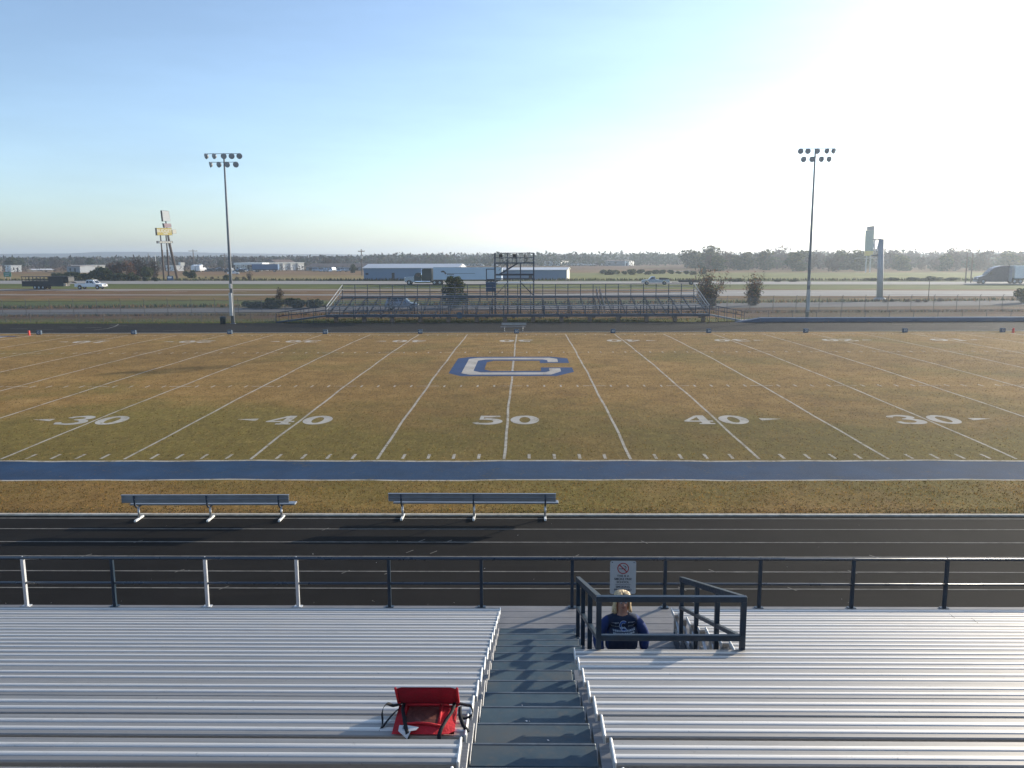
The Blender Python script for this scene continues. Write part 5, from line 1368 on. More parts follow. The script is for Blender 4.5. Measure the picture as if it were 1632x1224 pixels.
# green highway sign
g = at(12.5, 446, .7); t = thing('highway_sign', 'green highway sign at the left edge behind the stock trailer', 'sign', (g.x, g.y, .69)); s = (g-CAMP).dot(FW)/F_PX
mb = MB(); mb.bbox(-6*s, 6*s, -.06, .06, 5*s, 12*s, .03); mb.build('sign_plate', M['green_sign'], t)
mb = MB(); mb.box(-4*s, 4*s, -.075, -.065, 9*s, 10.2*s); mb.box(-4*s, 2.5*s, -.075, -.065, 6.6*s, 7.8*s); mb.build('sign_lettering', M['sign_white'], t)
for x in (-4*s, 4*s): mb = MB(); mb.tube((x, .1, -.1), (x, .1, 12*s), .08, 6); mb.build('post', M['steel'], t)
def upole(label, px, pb, pt, r=.16, z=.7, arm=1.2, m=None, lamp=False, name='utility_pole'):
    p = at(px, pb, z); top = atY(px, pt, p.y).z-z; t = thing(name, label, 'utility pole', (p.x, p.y, z-.02))
    mb = MB(); mb.tube((0, 0, -.1), (0, 0, top), r, 8, r*.65); mb.build('pole', m or M['wood'], t)
    if arm: mb = MB(); mb.box(-arm, arm, -.12, -.02 if 0 else .0, top-.9, top-.68); [mb.tube((x, -.06, top-.68), (x, -.06, top-.4), .07, 6) for x in (-arm*.9, -arm*.4, arm*.4, arm*.9)]; mb.build('crossarm', M['wood'], t)
    if lamp: mb = MB(); mb.bbox(-.35, .35, -.4, .1, top-3.4, top-2.2, .1); mb.build('transformer', M['steel'], t)
    return t
upole('wooden utility pole with a crossarm left of the left floodlight pole', 309.5, 432, 397.5, .28, arm=2.2)
upole('grey utility pole with transformer standing left of the blue metal building', 577, 439, 397, .24, arm=1.2, lamp=True)
upole('short bare post among the trees left of the tall sign', 238, 432, 404, .22, arm=0); upole('pale thin post in the trees close left of the tall sign', 249, 430, 406, .22, arm=0, m=M['white_metal'])
upole('thin pole rising behind the gas canopy at left', 359, 434, 404, .22, arm=1.4)
upole('first of two bare timber posts beside the highway left of the slate semi', 1538.5, 450.5, 403, .16, arm=0); upole('second of two bare timber posts beside the highway, next to the slate semi', 1547, 450.5, 403, .16, arm=0)
upole('thin dark post standing in the brown grass right of the thick column', 1479.5, 476, 444, .06, z=.3, arm=0, m=M['rust_pole'])
upole('thin post in the field beyond the pale trailer', 706, 424, 401, .2, arm=0); upole('thin post rising from the woods left of the tower', 777, 424, 404, .2, arm=0)
upole('pale post beside the grey barn in the far field', 1109, 446, 432, .1, arm=0)

# ------------------------------------------------------------------ trees and shrubs
def cards(mb, rn, c, rad, n, s, mats, flat=.0, thin=1.0, lift=.0):
    for _ in range(n):
        while True:
            u = Vector((rn.uniform(-1, 1), rn.uniform(-1, 1), rn.uniform(-1, 1)))
            if .15 < u.length < 1: break
        u = u*(u.length**-.45) if u.length > .2 else u
        if u.length > 1.12: u *= 1.12/u.length
        p = Vector(c)+Vector((u.x*rad[0], u.y*rad[1], u.z*rad[2]))
        a = Vector((rn.uniform(-1, 1), rn.uniform(-1, 1), rn.uniform(-1, 1)+lift)).normalized(); b = a.orthogonal().normalized(); b = b*math.cos(1.0)+a.cross(b)*math.sin(rn.uniform(0, 6))
        b = (b-a*b.dot(a)).normalized()
        k = s*rn.uniform(.6, 1.3); a *= k; b *= k*.55*thin
        m_ = rn.choice(mats)
        mb.face([p-a*.9, p-b*.7+a*.1, p+a, p+b*.8-a*.05], m_)
def tree_mesh(kind, seed):
    """returns (crown mesh, trunk mesh) for a tree of unit-ish height 10 m"""
    rn = random.Random(seed); cr = MB(); tr = MB()
    if kind == 'evergreen':
        mats = [M['leaf_dark'], M['leaf_mid']]
        n = rn.randint(7, 9)
        for i in range(n):
            z = 1.2+8.0*i/n; w_ = 2.6*(1-.55*(max(0, z-3)/6.5)**1.4)
            cards(cr, rn, (rn.uniform(-1, 1)*w_*.45, rn.uniform(-1, 1)*w_*.45, z), (w_*.95, w_*.95, 1.7), 72, .7, [0, 0, 0, 1])
        limbs = 5
    elif kind == 'round':
        mats = [M['leaf_dark'], M['leaf_mid'], M['leaf_lite']]
        for i in range(12):
            a = rn.uniform(0, 6.28); r = rn.uniform(.4, 2.8); z = (1.0+i*.64)
            r *= 1-abs(z-4.6)/6.5; cards(cr, rn, (r*math.cos(a), r*math.sin(a), z), (2.1, 2.1, 1.6), 85, .62, [0, 1, 1, 2] if z > 6 else [0, 0, 1])
        limbs = 6
    elif kind in ('bare', 'russet'):
        mats = [M['twig'], M['twig2'], M['leaf_red' if kind == 'russet' else 'leaf_gold']]
        for i in range(12):
            a = rn.uniform(0, 6.28); r = rn.uniform(.5, 3.0); z = 1.4+i*.62
            r *= 1-abs(z-5.4)/7.5; cards(cr, rn, (r*math.cos(a), r*math.sin(a), z), (1.9, 1.9, 1.9), 62, .85, [0, 0, 1] if kind == 'bare' else [0, 1, 2, 2], thin=.38, lift=.6)
        limbs = 9
    elif kind == 'cedar':
        mats = [M['leaf_dark'], M['leaf_mid'], M['leaf_lite']]
        for i in range(10):
            z = .8+i*.62; w_ = 2.7*math.sqrt(max(.05, 1-((z-2.3)/4.8)**2))
            for q in range(3): a = rn.uniform(0, 6.28); cards(cr, rn, (w_*.55*math.cos(a), w_*.55*math.sin(a), z), (w_*.55, w_*.55, .75), 60, .36, [0, 0, 0, 1, 2] if z > 4 else [0, 0, 0, 1])
        limbs = 3
    else:                                    # low bush
        mats = [M['leaf_dark'], M['leaf_mid'], M['leaf_lite']]
        for i in range(8):
            a = rn.uniform(0, 6.28); r = rn.uniform(0, 3.2); cards(cr, rn, (r*math.cos(a)*1.3, r*math.sin(a), rn.uniform(1.5, 5.5)), (2.5, 2.1, 2.2), 95, (1.15 if kind != 'pinch' else .7), [0, 0, 0, 1, 2] if kind == 'bush' else [1, 1, 2])
        limbs = 4
    H = 8.2 if kind not in ('bush', 'olivebush', 'cedar') else 3
    bend = [Vector((rn.uniform(-.25, .25)*i, rn.uniform(-.25, .25)*i, H*i/4)) for i in range(5)]
    tr.path(bend, [.24, .19, .14, .09, .03], 7)
    for i in range(limbs):
        u = rn.uniform(.3, .8); z = H*u; a = rn.uniform(0, 6.28); L = rn.uniform(1.4, 3.0)*(1.1-u*.6)
        b = bend[min(4, int(u*4))]; tr.path([b, b+Vector((math.cos(a)*L*.5, math.sin(a)*L*.5, L*.35)), b+Vector((math.cos(a)*L, math.sin(a)*L, L*.9))], [.09, .06, .02], 5)
    return cr.mesh(kind+'_crown', mats), tr.mesh(kind+'_trunk', M['bark'])
TM = {}
for kd, n in (('evergreen', 4), ('round', 4), ('bare', 5), ('russet', 2), ('bush', 3), ('olivebush', 2), ('cedar', 1)): TM[kd] = [tree_mesh(kd, 100+i*7+hash(kd) % 1 + len(kd)*31) for i in range(n)]
NAME = {'evergreen': 'evergreen_tree', 'round': 'leafy_tree', 'bare': 'bare_tree', 'russet': 'russet_tree', 'bush': 'shrub', 'olivebush': 'shrub', 'cedar': 'cedar_tree'}
CAT = {'evergreen': 'tree', 'round': 'tree', 'bare': 'tree', 'russet': 'tree', 'bush': 'shrub', 'olivebush': 'shrub', 'cedar': 'tree'}
trn = random.Random(21)
def tree(kd, px, pb, pt, label, group=None, wide=1.0, z=None, var=None):
    z = .7 if z is None else z
    p = at(px, pb, z); top = atY(px, pt, p.y).z-z
    nominal = {'evergreen': 9.6, 'round': 9.2, 'bare': 9.8, 'russet': 9.8, 'bush': 7.2, 'olivebush': 7.2, 'cedar': 7.2}[kd]
    s = top/nominal; cm, tm = TM[kd][(var if var is not None else trn.randrange(99)) % len(TM[kd])]
    t = thing(NAME[kd], label, CAT[kd], (p.x, p.y, gz(p.y)-.06), trn.uniform(0, 6.28), group); t.scale = (s*wide, s*wide, s)
    linked('crown', cm, t); linked('trunk', tm, t); return t
tops = [(560, 411), (600, 409), (640, 405.5), (680, 407.5), (720, 409), (760, 407), (800, 405), (850, 408), (880, 404), (905, 408), (930, 407), (970, 407), (1010, 404), (1060, 404), (1090, 403), (1112, 397), (1135, 394), (1165, 401), (1200, 403), (1240, 395), (1262, 396), (1290, 400), (1330, 397), (1355, 400), (1385, 397), (1425, 396), (1445, 399), (1500, 399), (1530, 396), (1580, 400), (1640, 399), (1760, 398)]
def topline(x):
    for (x0, y0), (x1, y1) in zip(tops, tops[1:]):
        if x0 <= x <= x1: return y0+(y1-y0)*(x-x0)/(x1-x0)
    return 405
# woods behind the blue buildings
for i in range(22):
    px = 598+i*9.6+trn.uniform(-3, 3); tree(trn.choice(['round', 'round', 'round', 'bare']), px, trn.uniform(420, 424), topline(px)+trn.uniform(-.5, 4), 'tree in the wood line behind the blue metal building', 'wood line behind the blue metal building', trn.uniform(1.1, 1.7))
for i in range(24):
    px = 805+i*12.0+trn.uniform(-4, 4)
    if 955 < px < 1008: continue
    tree(trn.choice(['round', 'round', 'bare', 'round']), px, trn.uniform(417, 420), topline(px)+trn.uniform(-.3, 3.5), 'tree in the hazy wood line beyond the brown field and grey barn', 'wood line beyond the brown field', trn.uniform(1.3, 2.2))
for i in range(58):
    px = 1100+i*9.8+trn.uniform(-4, 4); big = i % 3 == 0
    tree(trn.choice(['round', 'bare', 'round', 'round', 'bare']), px, trn.uniform(424, 433), topline(px)+(trn.uniform(-2.5, .5) if big else trn.uniform(3, 14)), 'tree in the hazy wood line behind the teal pylon sign', 'wood line behind the pylon sign', trn.uniform(1.15, 1.9))
tree('evergreen', 991, 418, 398.5, 'tall thin evergreen rising above the wood line over the grey barn', None, .6)
for px, pb, pt, w_ in ((1118, 434, 421, 1), (1122, 437, 424, .9)): tree('evergreen', px, pb, pt, 'small dark evergreen in the field behind the brown leaning shrub', 'small evergreens behind the brown leaning shrub', w_)
for i in range(14): px = 960+i*12+trn.uniform(-3, 3); tree('bush' if i % 2 else 'olivebush', px, 437+trn.uniform(-1, 1.0), 430+trn.uniform(-1.5, 2), 'low grey shrub around the pond strips in the pasture', 'shrubs by the pond strips', 1.7)
# left clump around the cream low building and the tall sign
clump = [('bush', 92, 443, 434, 1.5), ('olivebush', 108, 444, 433, 1.4), ('bush', 122, 445, 432.5, 1.3), ('bush', 138, 446, 434, 1.4), ('olivebush', 152, 446, 431, 1.1), ('bare', 160, 446, 424, 1.1), ('bush', 168, 447, 424, 1.0), ('russet', 178, 446, 419, 1.1), ('russet', 192, 446, 416, 1.1), ('russet', 206, 446, 414, 1.1), ('bare', 214, 445, 411, 1.1), ('bare', 228, 445, 412, 1.1), ('olivebush', 236, 446, 425, .9), ('bare', 244, 444, 414, 1.0), ('bush', 205, 447.5, 435, 1.2), ('bush', 218, 447.5, 438, 1.3), ('bush', 232, 448, 440, 1.4), ('bush', 248, 448.3, 441, 1.4), ('bush', 186, 447.5, 434, 1.2)]
wh = {'bush': 'dark green shrub in the thicket beside the tall leaning sign', 'olivebush': 'olive green shrub in the thicket beside the tall leaning sign', 'bare': 'bare grey tree in the thicket beside the tall leaning sign', 'russet': 'russet leaved tree in the thicket beside the tall leaning sign'}
for kd, px, pb, pt, w_ in clump: tree(kd, px, pb, pt, wh[kd], 'thicket beside the tall sign', w_)
for px, pb, pt, kd, lb in ((303, 443, 431, 'bush', 'round dark shrub just right of the tall leaning sign'), (361, 446, 437, 'bush', 'dark shrub at the far side of the left floodlight pole'), (398, 447, 434, 'bare', 'small bare sapling in the field right of the left floodlight pole'), (563, 435, 421, 'round', 'round dark tree close left of the grey utility pole')): tree(kd, px, pb, pt, lb, None, 1.1)
for i in range(8): px = 318+i*10; tree('bare', px, 444+trn.uniform(-2, 2), 440+trn.uniform(-1, 1.5), 'low bare brush in the lot beyond the green bin', 'low brush in the left lot', 2.2)
for i in range(46):
    px = -8+i*12.4+trn.uniform(-5, 5); pb = trn.uniform(420, 430)
    tree(trn.choice(['bare', 'bare', 'bare', 'round', 'evergreen']), px, pb, trn.uniform(409, 416), 'bare grey brown tree in the wide woods below the flat topped mesa', 'woods below the mesa', trn.uniform(1.2, 1.8))
for kd, px, pb, pt, w_, lb in (('bush', 1425, 447.3, 441.5, 3.2, 0), ('bush', 1390, 447.3, 443, 3.2, 0), ('bush', 1455, 447.3, 441, 3.2, 0), ('bush', 1485, 447.3, 440.5, 3.2, 0), ('bush', 1515, 447.3, 441.5, 3.2, 0), ('bush', 1172, 449, 443.5, 3.0, 0), ('bush', 1240, 449, 445, 3.0, 0), ('bush', 1265, 449, 445.5, 3, 0)):
    tree(kd, px, pb, pt, 'long low dark shrub in the field hedge beyond the highway near the semi', 'field hedge beyond the highway', w_)
# shrubs near the service road
tree('cedar', 724, 491, 438.5, 'dense dark green cedar behind the far bleachers, hiding the pale trailer', None, 1.05, z=0)
for kd, px, pb, pt, w_, v in (('bush', 405, 491, 478, 2.0, 0), ('bush', 440, 491, 475, 1.8, 1), ('bush', 472, 491, 473, 1.7, 2), ('bush', 500, 491, 475, 1.7, 0), ('bush', 422, 491.5, 480, 2.0, 2)):
    tree(kd, px, pb, pt, 'dark green shrub in the mounded hedge beside the floodlight pole and bleachers', 'mounded hedge left of the bleachers', w_, z=0, var=v)
tree('bare', 446, 486, 458, 'thin bare sapling rising out of the mounded hedge', None, .7, z=0)
for i in range(7): tree('bare', 1395+i*17+trn.uniform(-6, 6), 480+trn.uniform(-1, 1), 474.5+trn.uniform(-2, 1), 'low dry weed clump around the foot of the thick column', 'weeds around the thick column', 2.6, z=.15)
tree('bush', 1634, 482, 456, 'dark shrub cut by the right picture edge', None, 1.2, z=.1)
def wild_shrub(px, pb, H, wd, lean, label, seed, dense, cs=.22, dn=(10, 8, 4, 2, 1)):
    rn = random.Random(seed); p = at(px, pb, 0); t = thing('wild_shrub', label, 'shrub', (p.x, p.y, -.05))
    st = MB(); cr = MB()
    for i in range(dense):
        a = rn.uniform(0, 6.28); L = H*rn.uniform(.55, 1.0); sp_ = wd*rn.uniform(.15, .55)
        bx_ = rn.uniform(-.9, .9)*wd/4.6
        q = [Vector((bx_+u*u*(math.cos(a)*sp_+lean*L*.3)+.12*math.sin(u*5+i), rn.uniform(-.2, .2)+u*u*math.sin(a)*sp_, L*u*(1-.1*u))) for u in (0, .2, .4, .6, .8, 1)]
        st.path(q, [.045, .04, .032, .024, .016, .006], 5)
        for k in range(9):
            b = q[rn.randint(2, 5)]; d = Vector((rn.uniform(-1, 1), rn.uniform(-1, 1), rn.uniform(.3, 1.2))).normalized()*rn.uniform(.3, .9); st.path([b, b+d*.5, b+d], [.020, .014, .006], 3)
        for u in range(1, 6): cards(cr, rn, q[u], (.55, .5, .5), dn[u-1], cs, [0, 0, 1, 2, 3] if u > 3 else [0, 0, 0, 1, 3], thin=.6)
    st.build('stem', M['bark'], t); cr.build('crown', [M['twig'], M['leaf_gold'], M['leaf_red'], M['leaf_mid']], t)
wild_shrub(1126, 490, 6.2, 4.6, .22, 'tall loose brown shrub leaning away from the ramp end of the far bleachers', 5, 44, .25, (13, 13, 9, 6, 3))
wild_shrub(1199, 487, 5.0, 2.9, .05, 'upright dark shrub standing alone between the bleachers and the right floodlight pole', 9, 34, .26, (18, 20, 12, 5, 2))
# far woods that read as one mass
def woodland(name, label, x0, x1, d0, d1, n, h0, h1, mats, seed):
    rn = random.Random(seed); mb = MB()
    for i in range(n):
        px = rn.uniform(x0, x1); d = ray(px, 409); d.z = 0; D = d0+(d1-d0)*rn.random()**1.3; q = Vector((CAMP.x, CAMP.y, 0))+d*D; h = rn.uniform(h0, h1)
        cards(mb, rn, (q.x, q.y, .7+h*.45), (h*.9, h*.6, h*.46), 16, h*.16, rn.choice([[0, 0, 1], [0, 1, 1], [0, 0, 0]]))
    o = mb.build(name, mats); return tag(o, label, 'woods', None, 'stuff')
woodland('far_woodland', 'wide grey brown winter woods filling the plain below the mesa', -250, 700, 560, 2200, 3600, 7.2, 9.2, [M['twig'], M['leaf_dark']], 1)
woodland('far_woodland', 'hazy blue grey woods closing the horizon in the middle and right', 590, 1900, 620, 2200, 3600, 8.5, 11.5, [M['leaf_dark'], M['twig']], 2)
woodland('understory', 'dense grey thicket under the wood line by the pylon sign', 1185, 1900, 385, 560, 620, 3.5, 6.5, [M['twig'], M['leaf_dark']], 12)
woodland('understory', 'dark thicket under the wood line behind the blue metal buildings', 590, 1185, 560, 640, 420, 3.5, 6.5, [M['leaf_dark'], M['twig']], 13)
woodland('understory', 'grey brown brush in front of the woods below the mesa', -120, 600, 400, 520, 420, 1.6, 3.6, [M['twig'], M['twig2'], M['leaf_dark']], 14)
# ragged grass and weeds along the far fence and the road verges
def weeds(name, label, pts, n, h, mats, seed, sp_=.7):
    rn = random.Random(seed); mb = MB()
    for i in range(n):
        (x0, y0), (x1, y1) = pts; u = rn.random(); x = x0+(x1-x0)*u; y = y0+(y1-y0)*u+rn.gauss(0, sp_); k = h*rn.uniform(.4, 1.2); a = rn.uniform(0, 6.28); w_ = k*.28
        z = gz(y)-.03; mb.face([(x-math.cos(a)*w_, y-math.sin(a)*w_, z), (x+math.cos(a)*w_, y+math.sin(a)*w_, z), (x+rn.uniform(-.3, .3)*k, y+rn.uniform(-.3, .3)*k, z+k)], rn.randrange(len(mats)))
    tag(mb.build(name, mats), label, 'grass', None, 'stuff')
weeds('weeds', 'ragged green and tan weeds along the tall chain link fence', ((-95, 75), (95, 81)), 5000, .28, [M['leaf_mid'], M['leaf_gold'], M['twig2']], 3)
weeds('weeds', 'ragged weeds along the near verge of the service road', ((-110, 91), (110, 108)), 5000, .45, [M['leaf_mid'], M['leaf_gold'], M['leaf_dark']], 4, 1.2)
weeds('grass', 'green grass under and before the far bleachers', ((-70, 66.5), (70, 66.5)), 9000, .16, [M['leaf_lite'], M['leaf_mid'], M['leaf_gold']], 5, 2.2)
weeds('weeds', 'dark weeds along the far verge of the highway', ((-200, 227), (200, 180)), 6000, .7, [M['leaf_dark'], M['leaf_mid'], M['twig2']], 6, 1.5)
def tufts(n=230000):
    import numpy as np
    g = np.random.default_rng(5); X = g.uniform(-56, 56, n); Y = -2.6+53.4*g.random(n)**1.15
    near = g.random(n) < .12; Y[near] = g.uniform(-6.1, -2.65, near.sum()); X[near] = g.uniform(-22, 22, near.sum())
    m5 = np.abs((X+2.286) % 4.572-2.286); keep = ~((m5 < .075) & (Y > 0) & (Y < 48.7))
    keep &= ~((Y > -2.6) & (Y < .1)); keep &= ~((np.abs(X) < 4.1) & (Y > 19.4) & (Y < 29.8))
    m10 = np.abs((X+4.572) % 9.144-4.572); keep &= ~((m10 < 1.5) & (Y > 5.9) & (Y < 8.1)) & ~((m10 < 1.5) & (Y > 40.6) & (Y < 42.9))
    X, Y = X[keep], Y[keep]; n = len(X); t = (Y-24.38)/25.6; Z = .21*np.maximum(0, 1-t*t)+.01
    Z = np.where(Y < -1.2, np.maximum(Z, .01), Z)
    a = g.uniform(0, np.pi*2, n); w_ = g.uniform(.008, .024, n); h = g.uniform(.012, .042, n)
    V = np.empty((n, 3, 3)); V[:, 0] = np.stack([X-np.cos(a)*w_, Y-np.sin(a)*w_, Z-.004], 1); V[:, 1] = np.stack([X+np.cos(a)*w_, Y+np.sin(a)*w_, Z-.004], 1)
    V[:, 2] = np.stack([X+g.normal(0, .02, n), Y+g.normal(0, .02, n), Z+h], 1)
    me = bpy.data.meshes.new('grass'); me.vertices.add(n*3); me.vertices.foreach_set('co', V.ravel()); me.loops.add(n*3); me.loops.foreach_set('vertex_index', np.arange(n*3, dtype=np.int32))
    me.polygons.add(n); me.polygons.foreach_set('loop_start', np.arange(0, n*3, 3, dtype=np.int32)); me.polygons.foreach_set('material_index', g.choice([0, 0, 1, 2, 2], n).astype(np.int32))
    for k_ in ('turf_tan', 'turf_olive', 'turf_brown'): me.materials.append(M[k_])
    me.update(calc_edges=True); me.validate(); o = bpy.data.objects.new('grass', me); COL.objects.link(o); tag(o, 'short dormant tan and olive grass blades over the football field', 'grass', None, 'stuff')
M['turf_tan'] = leaf_mat('tan_turf_blade', (.40, .225, .06), .4); M['turf_olive'] = leaf_mat('olive_turf_blade', (.17, .135, .025), .4); M['turf_brown'] = leaf_mat('brown_turf_blade', (.12, .065, .02), .3)
tufts()
def fringe():
    rn = random.Random(8); mb = MB()
    for i in range(14000):
        x = rn.uniform(-26, 26); e = rn.random(); y = -6.12+rn.random()**2*.5 if e < .55 else 50.85-rn.random()*.3
        h = rn.uniform(.02, .06); a = rn.uniform(0, 6.28); z = crown(max(y, -1))-.005
        mb.face([(x-math.cos(a)*.012, y-math.sin(a)*.012, z), (x+math.cos(a)*.012, y+math.sin(a)*.012, z), (x+rn.uniform(-.04, .04), y+rn.uniform(-.04, .04), z+h)], rn.randrange(3))
    tag(mb.build('grass', [M['leaf_gold'], M['leaf_mid'], M['twig2']]), 'dry grass blades fringing the kerb of the running track', 'grass', None, 'stuff')
fringe()
rn = random.Random(17); mb = MB()
for i in range(44):
    if i < 30: x, y, z = rn.uniform(-13, 13), rn.uniform(-13, -6.8), .022
    elif i < 39: x, y, z = rn.uniform(-9, 9), rn.uniform(-15.1, -14.98), DZ0+.004
    else: x, y, z = rn.uniform(.45, 1.2), sy(rn.randint(6, 13))+.1, 0; z = dz(int(round((-16.2-y+.1)/TRD)))+.004
    s = rn.uniform(.006, .015); a = rn.uniform(0, 6.28)
    mb.face([(x+s*math.cos(a+k*1.57)*rn.uniform(.6, 1.2), y+s*math.sin(a+k*1.57)*rn.uniform(.6, 1.2), z+rn.uniform(0, .012)) for k in range(4)])
tag(mb.build('litter', M['tagwhite']), 'tiny pale scraps of litter scattered on the track and walkway', 'litter', None, 'stuff')

# ------------------------------------------------------------------ the woman in the stair well
def skinned(name, verts, edges, radii, m, parent, sub=2, root=0):
    me = bpy.data.meshes.new(name); me.from_pydata([tuple(v) for v in verts], edges, []); me.materials.append(m)
    o = bpy.data.objects.new(name, me); COL.objects.link(o)
    if parent: o.parent = parent
    md = o.modifiers.new('skin', 'SKIN'); md.use_smooth_shade = True; md.branch_smoothing = .6
    sv = me.skin_vertices[0].data
    for i, r in enumerate(radii): sv[i].radius = r if hasattr(r, '__len__') else (r, r)
    sv[root].use_root = True
    s = o.modifiers.new('subdivision', 'SUBSURF'); s.levels = sub; s.render_levels = sub
    return o
M['skin'] = mat('warm_skin', (.50, .26, .185), .55, var=.06, scale=20, spec=.35); M['hair'] = mat('blonde_hair', (.72, .54, .31), .5, var=.25, scale=40, spec=.4)
def shirt_mat():
    k = NT('navy_and_blue_sweatshirt'); s = k.n('ShaderNodeSeparateXYZ'); k.l(k.obj(), s.inputs[0])
    e = k.ramp(k.math('ABSOLUTE', s.outputs[0]), [(.185, 0), (.20, 1)]); n = k.noise(14, 4, .6, src=k.obj())
    c = k.mix(e, (.009, .024, .060), (.013, .042, .17)); c = k.mix(k.math('MULTIPLY', n, .35), c, (.01, .012, .03)); k.bump(n, .5, .02)
    return k.set(Base_Color=c, Roughness=.85, Specular_IOR_Level=.25)
M['shirt'] = shirt_mat(); M['jeans'] = mat('dark_jeans', (.018, .024, .045), .9, var=.2, scale=20); M['print'] = mat('pale_blue_print', (.34, .42, .50), .7, var=.15, scale=60, obj=True); M['print_blue'] = mat('royal_blue_print', (.03, .10, .36), .7, var=.1)
M['eye'] = mat('eye_dark', (.03, .02, .018), .2); M['lip'] = mat('lip', (.20, .04, .04), .5); M['brow'] = mat('brow', (.20, .125, .06), .8); M['eyewhite'] = mat('eye_white', (.55, .52, .5), .4)
pe = thing('person', 'blonde person in a navy and blue sweatshirt standing in the stair well looking up', 'person', (2.03, -18.5, DZ0), R(6))
V = []; E_ = []; RD = []
def jv(p, r, par=None):
    V.append(p); RD.append(r); i = len(V)-1
    if par is not None: E_.append((par, i))
    return i
pel = jv((0, .01, .90), (.19, .15)); wa = jv((0, .0, 1.04), (.185, .15), pel); ch = jv((0, -.01, 1.20), (.17, .12), wa); uc = jv((0, .02, 1.33), (.11, .07), ch)
nk = jv((0, .01, 1.415), (.060, .060), uc); hb = jv((0, -.012, 1.475), (.070, .082), nk); hm = jv((0, -.016, 1.545), (.080, .098), hb); ht = jv((0, -.004, 1.625), (.056, .068), hm)
for s in (-1, 1):
    sh_ = jv((s*.165, .015, 1.29), .055, uc); el_ = jv((s*.305, .03, 1.08), .050, sh_); wr = jv((s*.275, -.05, .865), (.026, .034), el_); pa_ = jv((s*.27, -.065, .80), (.016, .036), wr)
    for j, (dy, L, r) in enumerate(((.030, .072, .008), (.011, .082, .009), (-.008, .078, .0085), (-.026, .062, .008))):
        f1 = jv((s*.268, -.068+dy*1.05, .745), r, pa_); f2 = jv((s*.258, -.072+dy, .745-L*.5), r*.92, f1); jv((s*.242, -.076+dy*.95, .745-L), r*.8, f2)
    th1 = jv((s*.250, -.105, .800), .010, pa_); jv((s*.238, -.122, .755), .0085, th1)
    hp = jv((s*.095, .01, .84), .105, pel); kn = jv((s*.10, -.01, .47), .066, hp); an = jv((s*.105, .02, .09), .042, kn); jv((s*.12, -.13, .03), (.036, .028), an)
skinned('body', V, E_, RD, M['skin'], pe)
V = []; E_ = []; RD = []
hem = jv((0, .01, .86), (.235, .19)); b1_ = jv((0, .005, .96), (.235, .19), hem); b2_ = jv((0, -.015, 1.10), (.245, .195), b1_); b3_ = jv((0, -.025, 1.22), (.24, .19), b2_); b4_ = jv((0, .005, 1.32), (.150, .115), b3_); jv((0, .012, 1.395), (.082, .078), b4_)
for s in (-1, 1):
    a1 = jv((s*.175, .015, 1.285), .092, b4_); a2 = jv((s*.262, .03, 1.17), .088, a1); a3 = jv((s*.318, .03, 1.04), .084, a2); a4 = jv((s*.30, -.03, .93), .072, a3); jv((s*.282, -.05, .868), .046, a4)
top_ = skinned('sweatshirt', V, E_, RD, M['shirt'], pe)
V = []; E_ = []; RD = []
w0 = jv((0, .01, .93), (.20, .165)); w1_ = jv((0, .01, .84), (.20, .165), w0)
for s in (-1, 1): a1 = jv((s*.10, .01, .74), .115, w1_); a2 = jv((s*.105, -.005, .47), .082, a1); jv((s*.108, .02, .07), .068, a2)
skinned('trousers', V, E_, RD, M['jeans'], pe)
for s in (-1, 1): mb = MB(); mb.bbox(s*.118-.046, s*.118+.046, -.18, .075, 0, .075, .025); mb.build('shoe', M['black'], pe, True)
# hair: cap of strands falling to the shoulders, parted at the front
mb = MB(); rn = random.Random(6)
for i in range(150):
    a = rn.uniform(0, 2*math.pi); front = -math.sin(a)      # 1 = towards the face
    if front > .52: continue
    top = Vector((rn.uniform(-.022, .022), -.01+rn.uniform(-.03, .03), 1.672+rn.uniform(-.006, .004)))
    if front > .25: top = Vector((.012*(1 if math.cos(a) > 0 else -1), -.055, 1.662))
    ex = Vector((math.cos(a)*.098, -.008+math.sin(a)*.112, 1.58)); lo = Vector((math.cos(a)*.108, .004+math.sin(a)*.106, 1.49)); L = rn.uniform(1.375, 1.43)
    en = Vector((math.cos(a)*.112+rn.uniform(-.02, .02), .012+math.sin(a)*.100, L))
    mid = (top+ex)/2+Vector((math.cos(a)*.030, math.sin(a)*.030, .030))
    mb.path(sm([top, mid, ex, lo, en], 3), [.013]*11+[.010, .005], 5)
mb.build('hair', M['hair'], pe, True)
for s in (-1, 1):
    mb = MB(); mb.lathe([(0, -.012), (.009, -.008), (.0125, 0), (.009, .008), (0, .012)], (s*.031, -.098, 1.560), (0, 1, 0), 12); ey = mb.build('eye', M['eyewhite'], pe, True)
    mb = MB(); mb.lathe([(0, -.004), (.0055, -.002), (.006, 0)], (s*.031, -.108, 1.560), (0, 1, 0), 10); mb.build('iris', M['eye'], ey, True)
    mb = MB(); mb.path([(s*.014, -.109, 1.580), (s*.031, -.111, 1.586), (s*.050, -.098, 1.580)], [.003, .0042, .002], 6); mb.build('eyebrow', M['brow'], pe, True)
    mb = MB(); mb.path([(s*.083, -.010, 1.575), (s*.090, .005, 1.58), (s*.089, .008, 1.55), (s*.082, -.004, 1.525)], [.008, .011, .011, .006], 6); mb.build('ear', M['skin'], pe, True)
mb = MB(); mb.path([(0, -.105, 1.570), (0, -.115, 1.550), (0, -.128, 1.532), (0, -.116, 1.522)], [.008, .011, .015, .010], 8); mb.build('nose', M['skin'], pe, True)
mb = MB(); mb.path([(-.026, -.094, 1.494), (-.012, -.104, 1.497), (0, -.106, 1.494), (.012, -.104, 1.497), (.026, -.094, 1.494)], [.002, .005, .0055, .005, .002], 6); mb.build('mouth', M['lip'], pe, True)
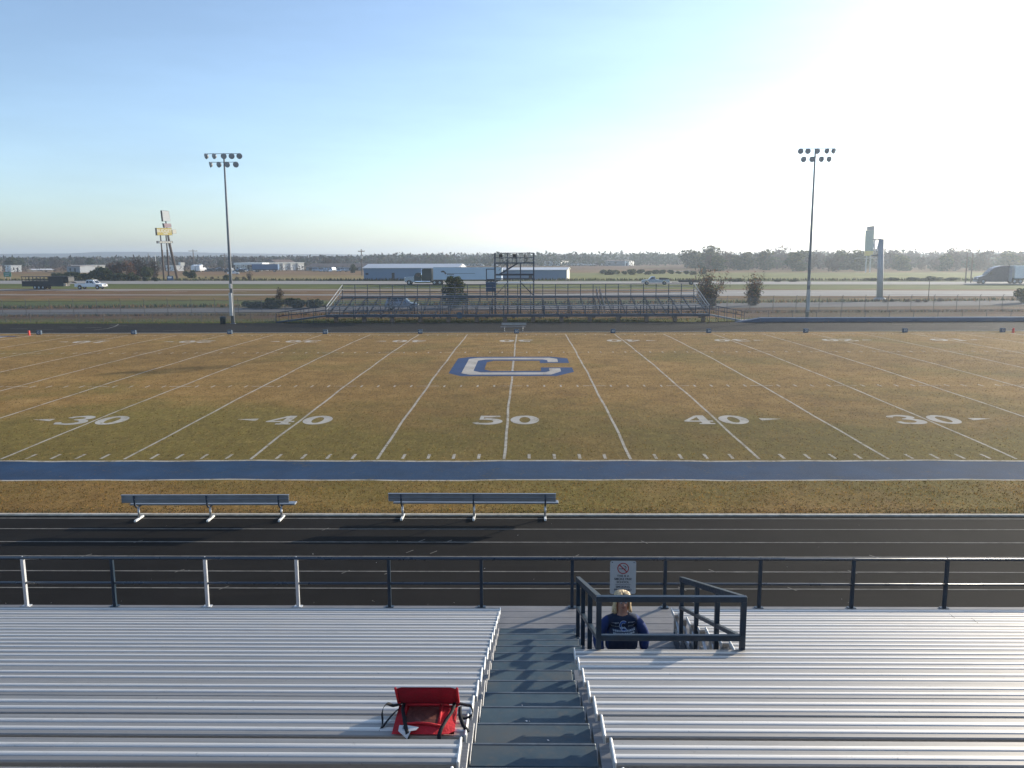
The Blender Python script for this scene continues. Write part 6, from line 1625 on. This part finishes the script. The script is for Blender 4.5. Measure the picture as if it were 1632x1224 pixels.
# chest print wrapped onto the sweatshirt
def wrap(o):
    s = o.modifiers.new('wrap', 'SHRINKWRAP'); s.target = top_; s.wrap_method = 'PROJECT'; s.use_project_y = True; s.use_positive_direction = True; s.use_negative_direction = True; s.offset = .004
def gridface(mb, x0, x1, z0, z1, n=6, m=0, y=-.3):
    for i in range(n): a, b = x0+(x1-x0)*i/n, x0+(x1-x0)*(i+1)/n; mb.face([(a, y, z0), (b, y, z0), (b, y, z1), (a, y, z1)], m)
rn = random.Random(9)
for (xa_, xb_) in ((-.155, -.062), (.062, .155)):
    mb = MB(); x = xa_
    while x < xb_-.008:                     # rows of small block letters, joined along their base line
        wv = rn.uniform(.008, .016); gridface(mb, x, min(xb_, x+wv), 1.239, 1.300, 3); x += wv+.005
    o = mb.build('chest_lettering', M['print'], pe); wrap(o)
mb = MB()
for r_ in range(3):
    x = -.14
    while x < .14: wv = rn.uniform(.008, .02); gridface(mb, x, x+wv, 1.190-r_*.030, 1.210-r_*.030, 1); x += wv+.006
o = mb.build('chest_lettering', M['print'], pe); wrap(o)
def cletter(z, r, w_, m, nm, off):
    mb = MB(); pts_ = arc(0, 0, r, r*1.05, 48, 312, 20)
    for (a, b) in zip(pts_, pts_[1:]):
        na, nb_ = Vector(a).normalized(), Vector(b).normalized(); A, B = Vector(a), Vector(b)
        q = [A+na*w_/2, B+nb_*w_/2, B-nb_*w_/2, A-na*w_/2]; mb.face([(p.x, -.3, z+p.y) for p in q])
    o = mb.build(nm, m, pe); wrap(o); o.modifiers['wrap'].offset = off
cletter(1.258, .042, .034, M['print'], 'emblem_outline', .004); cletter(1.258, .042, .022, M['print_blue'], 'emblem_letter', .0065)

# ------------------------------------------------------------------ haze in the air
hzb = MB(); hzb.box(-3990, 3990, -402, 4120, -3.0, 46)
ho = hzb.build('haze', [])
hm = bpy.data.materials.new('haze_air'); hm.use_nodes = True; ht_ = hm.node_tree; ht_.nodes.clear()
vo = ht_.nodes.new('ShaderNodeVolumePrincipled'); vo.inputs['Color'].default_value = (.78, .88, 1.0, 1); vo.inputs['Density'].default_value = .00036; vo.inputs['Anisotropy'].default_value = .62
oo = ht_.nodes.new('ShaderNodeOutputMaterial'); ht_.links.new(vo.outputs[0], oo.inputs['Volume'])
hm.cycles.homogeneous_volume = True if hasattr(hm.cycles, 'homogeneous_volume') else None
ho.data.materials.clear(); ho.data.materials.append(hm); tag(ho, 'thin pale haze in the air over the plain', 'haze', None, 'stuff')
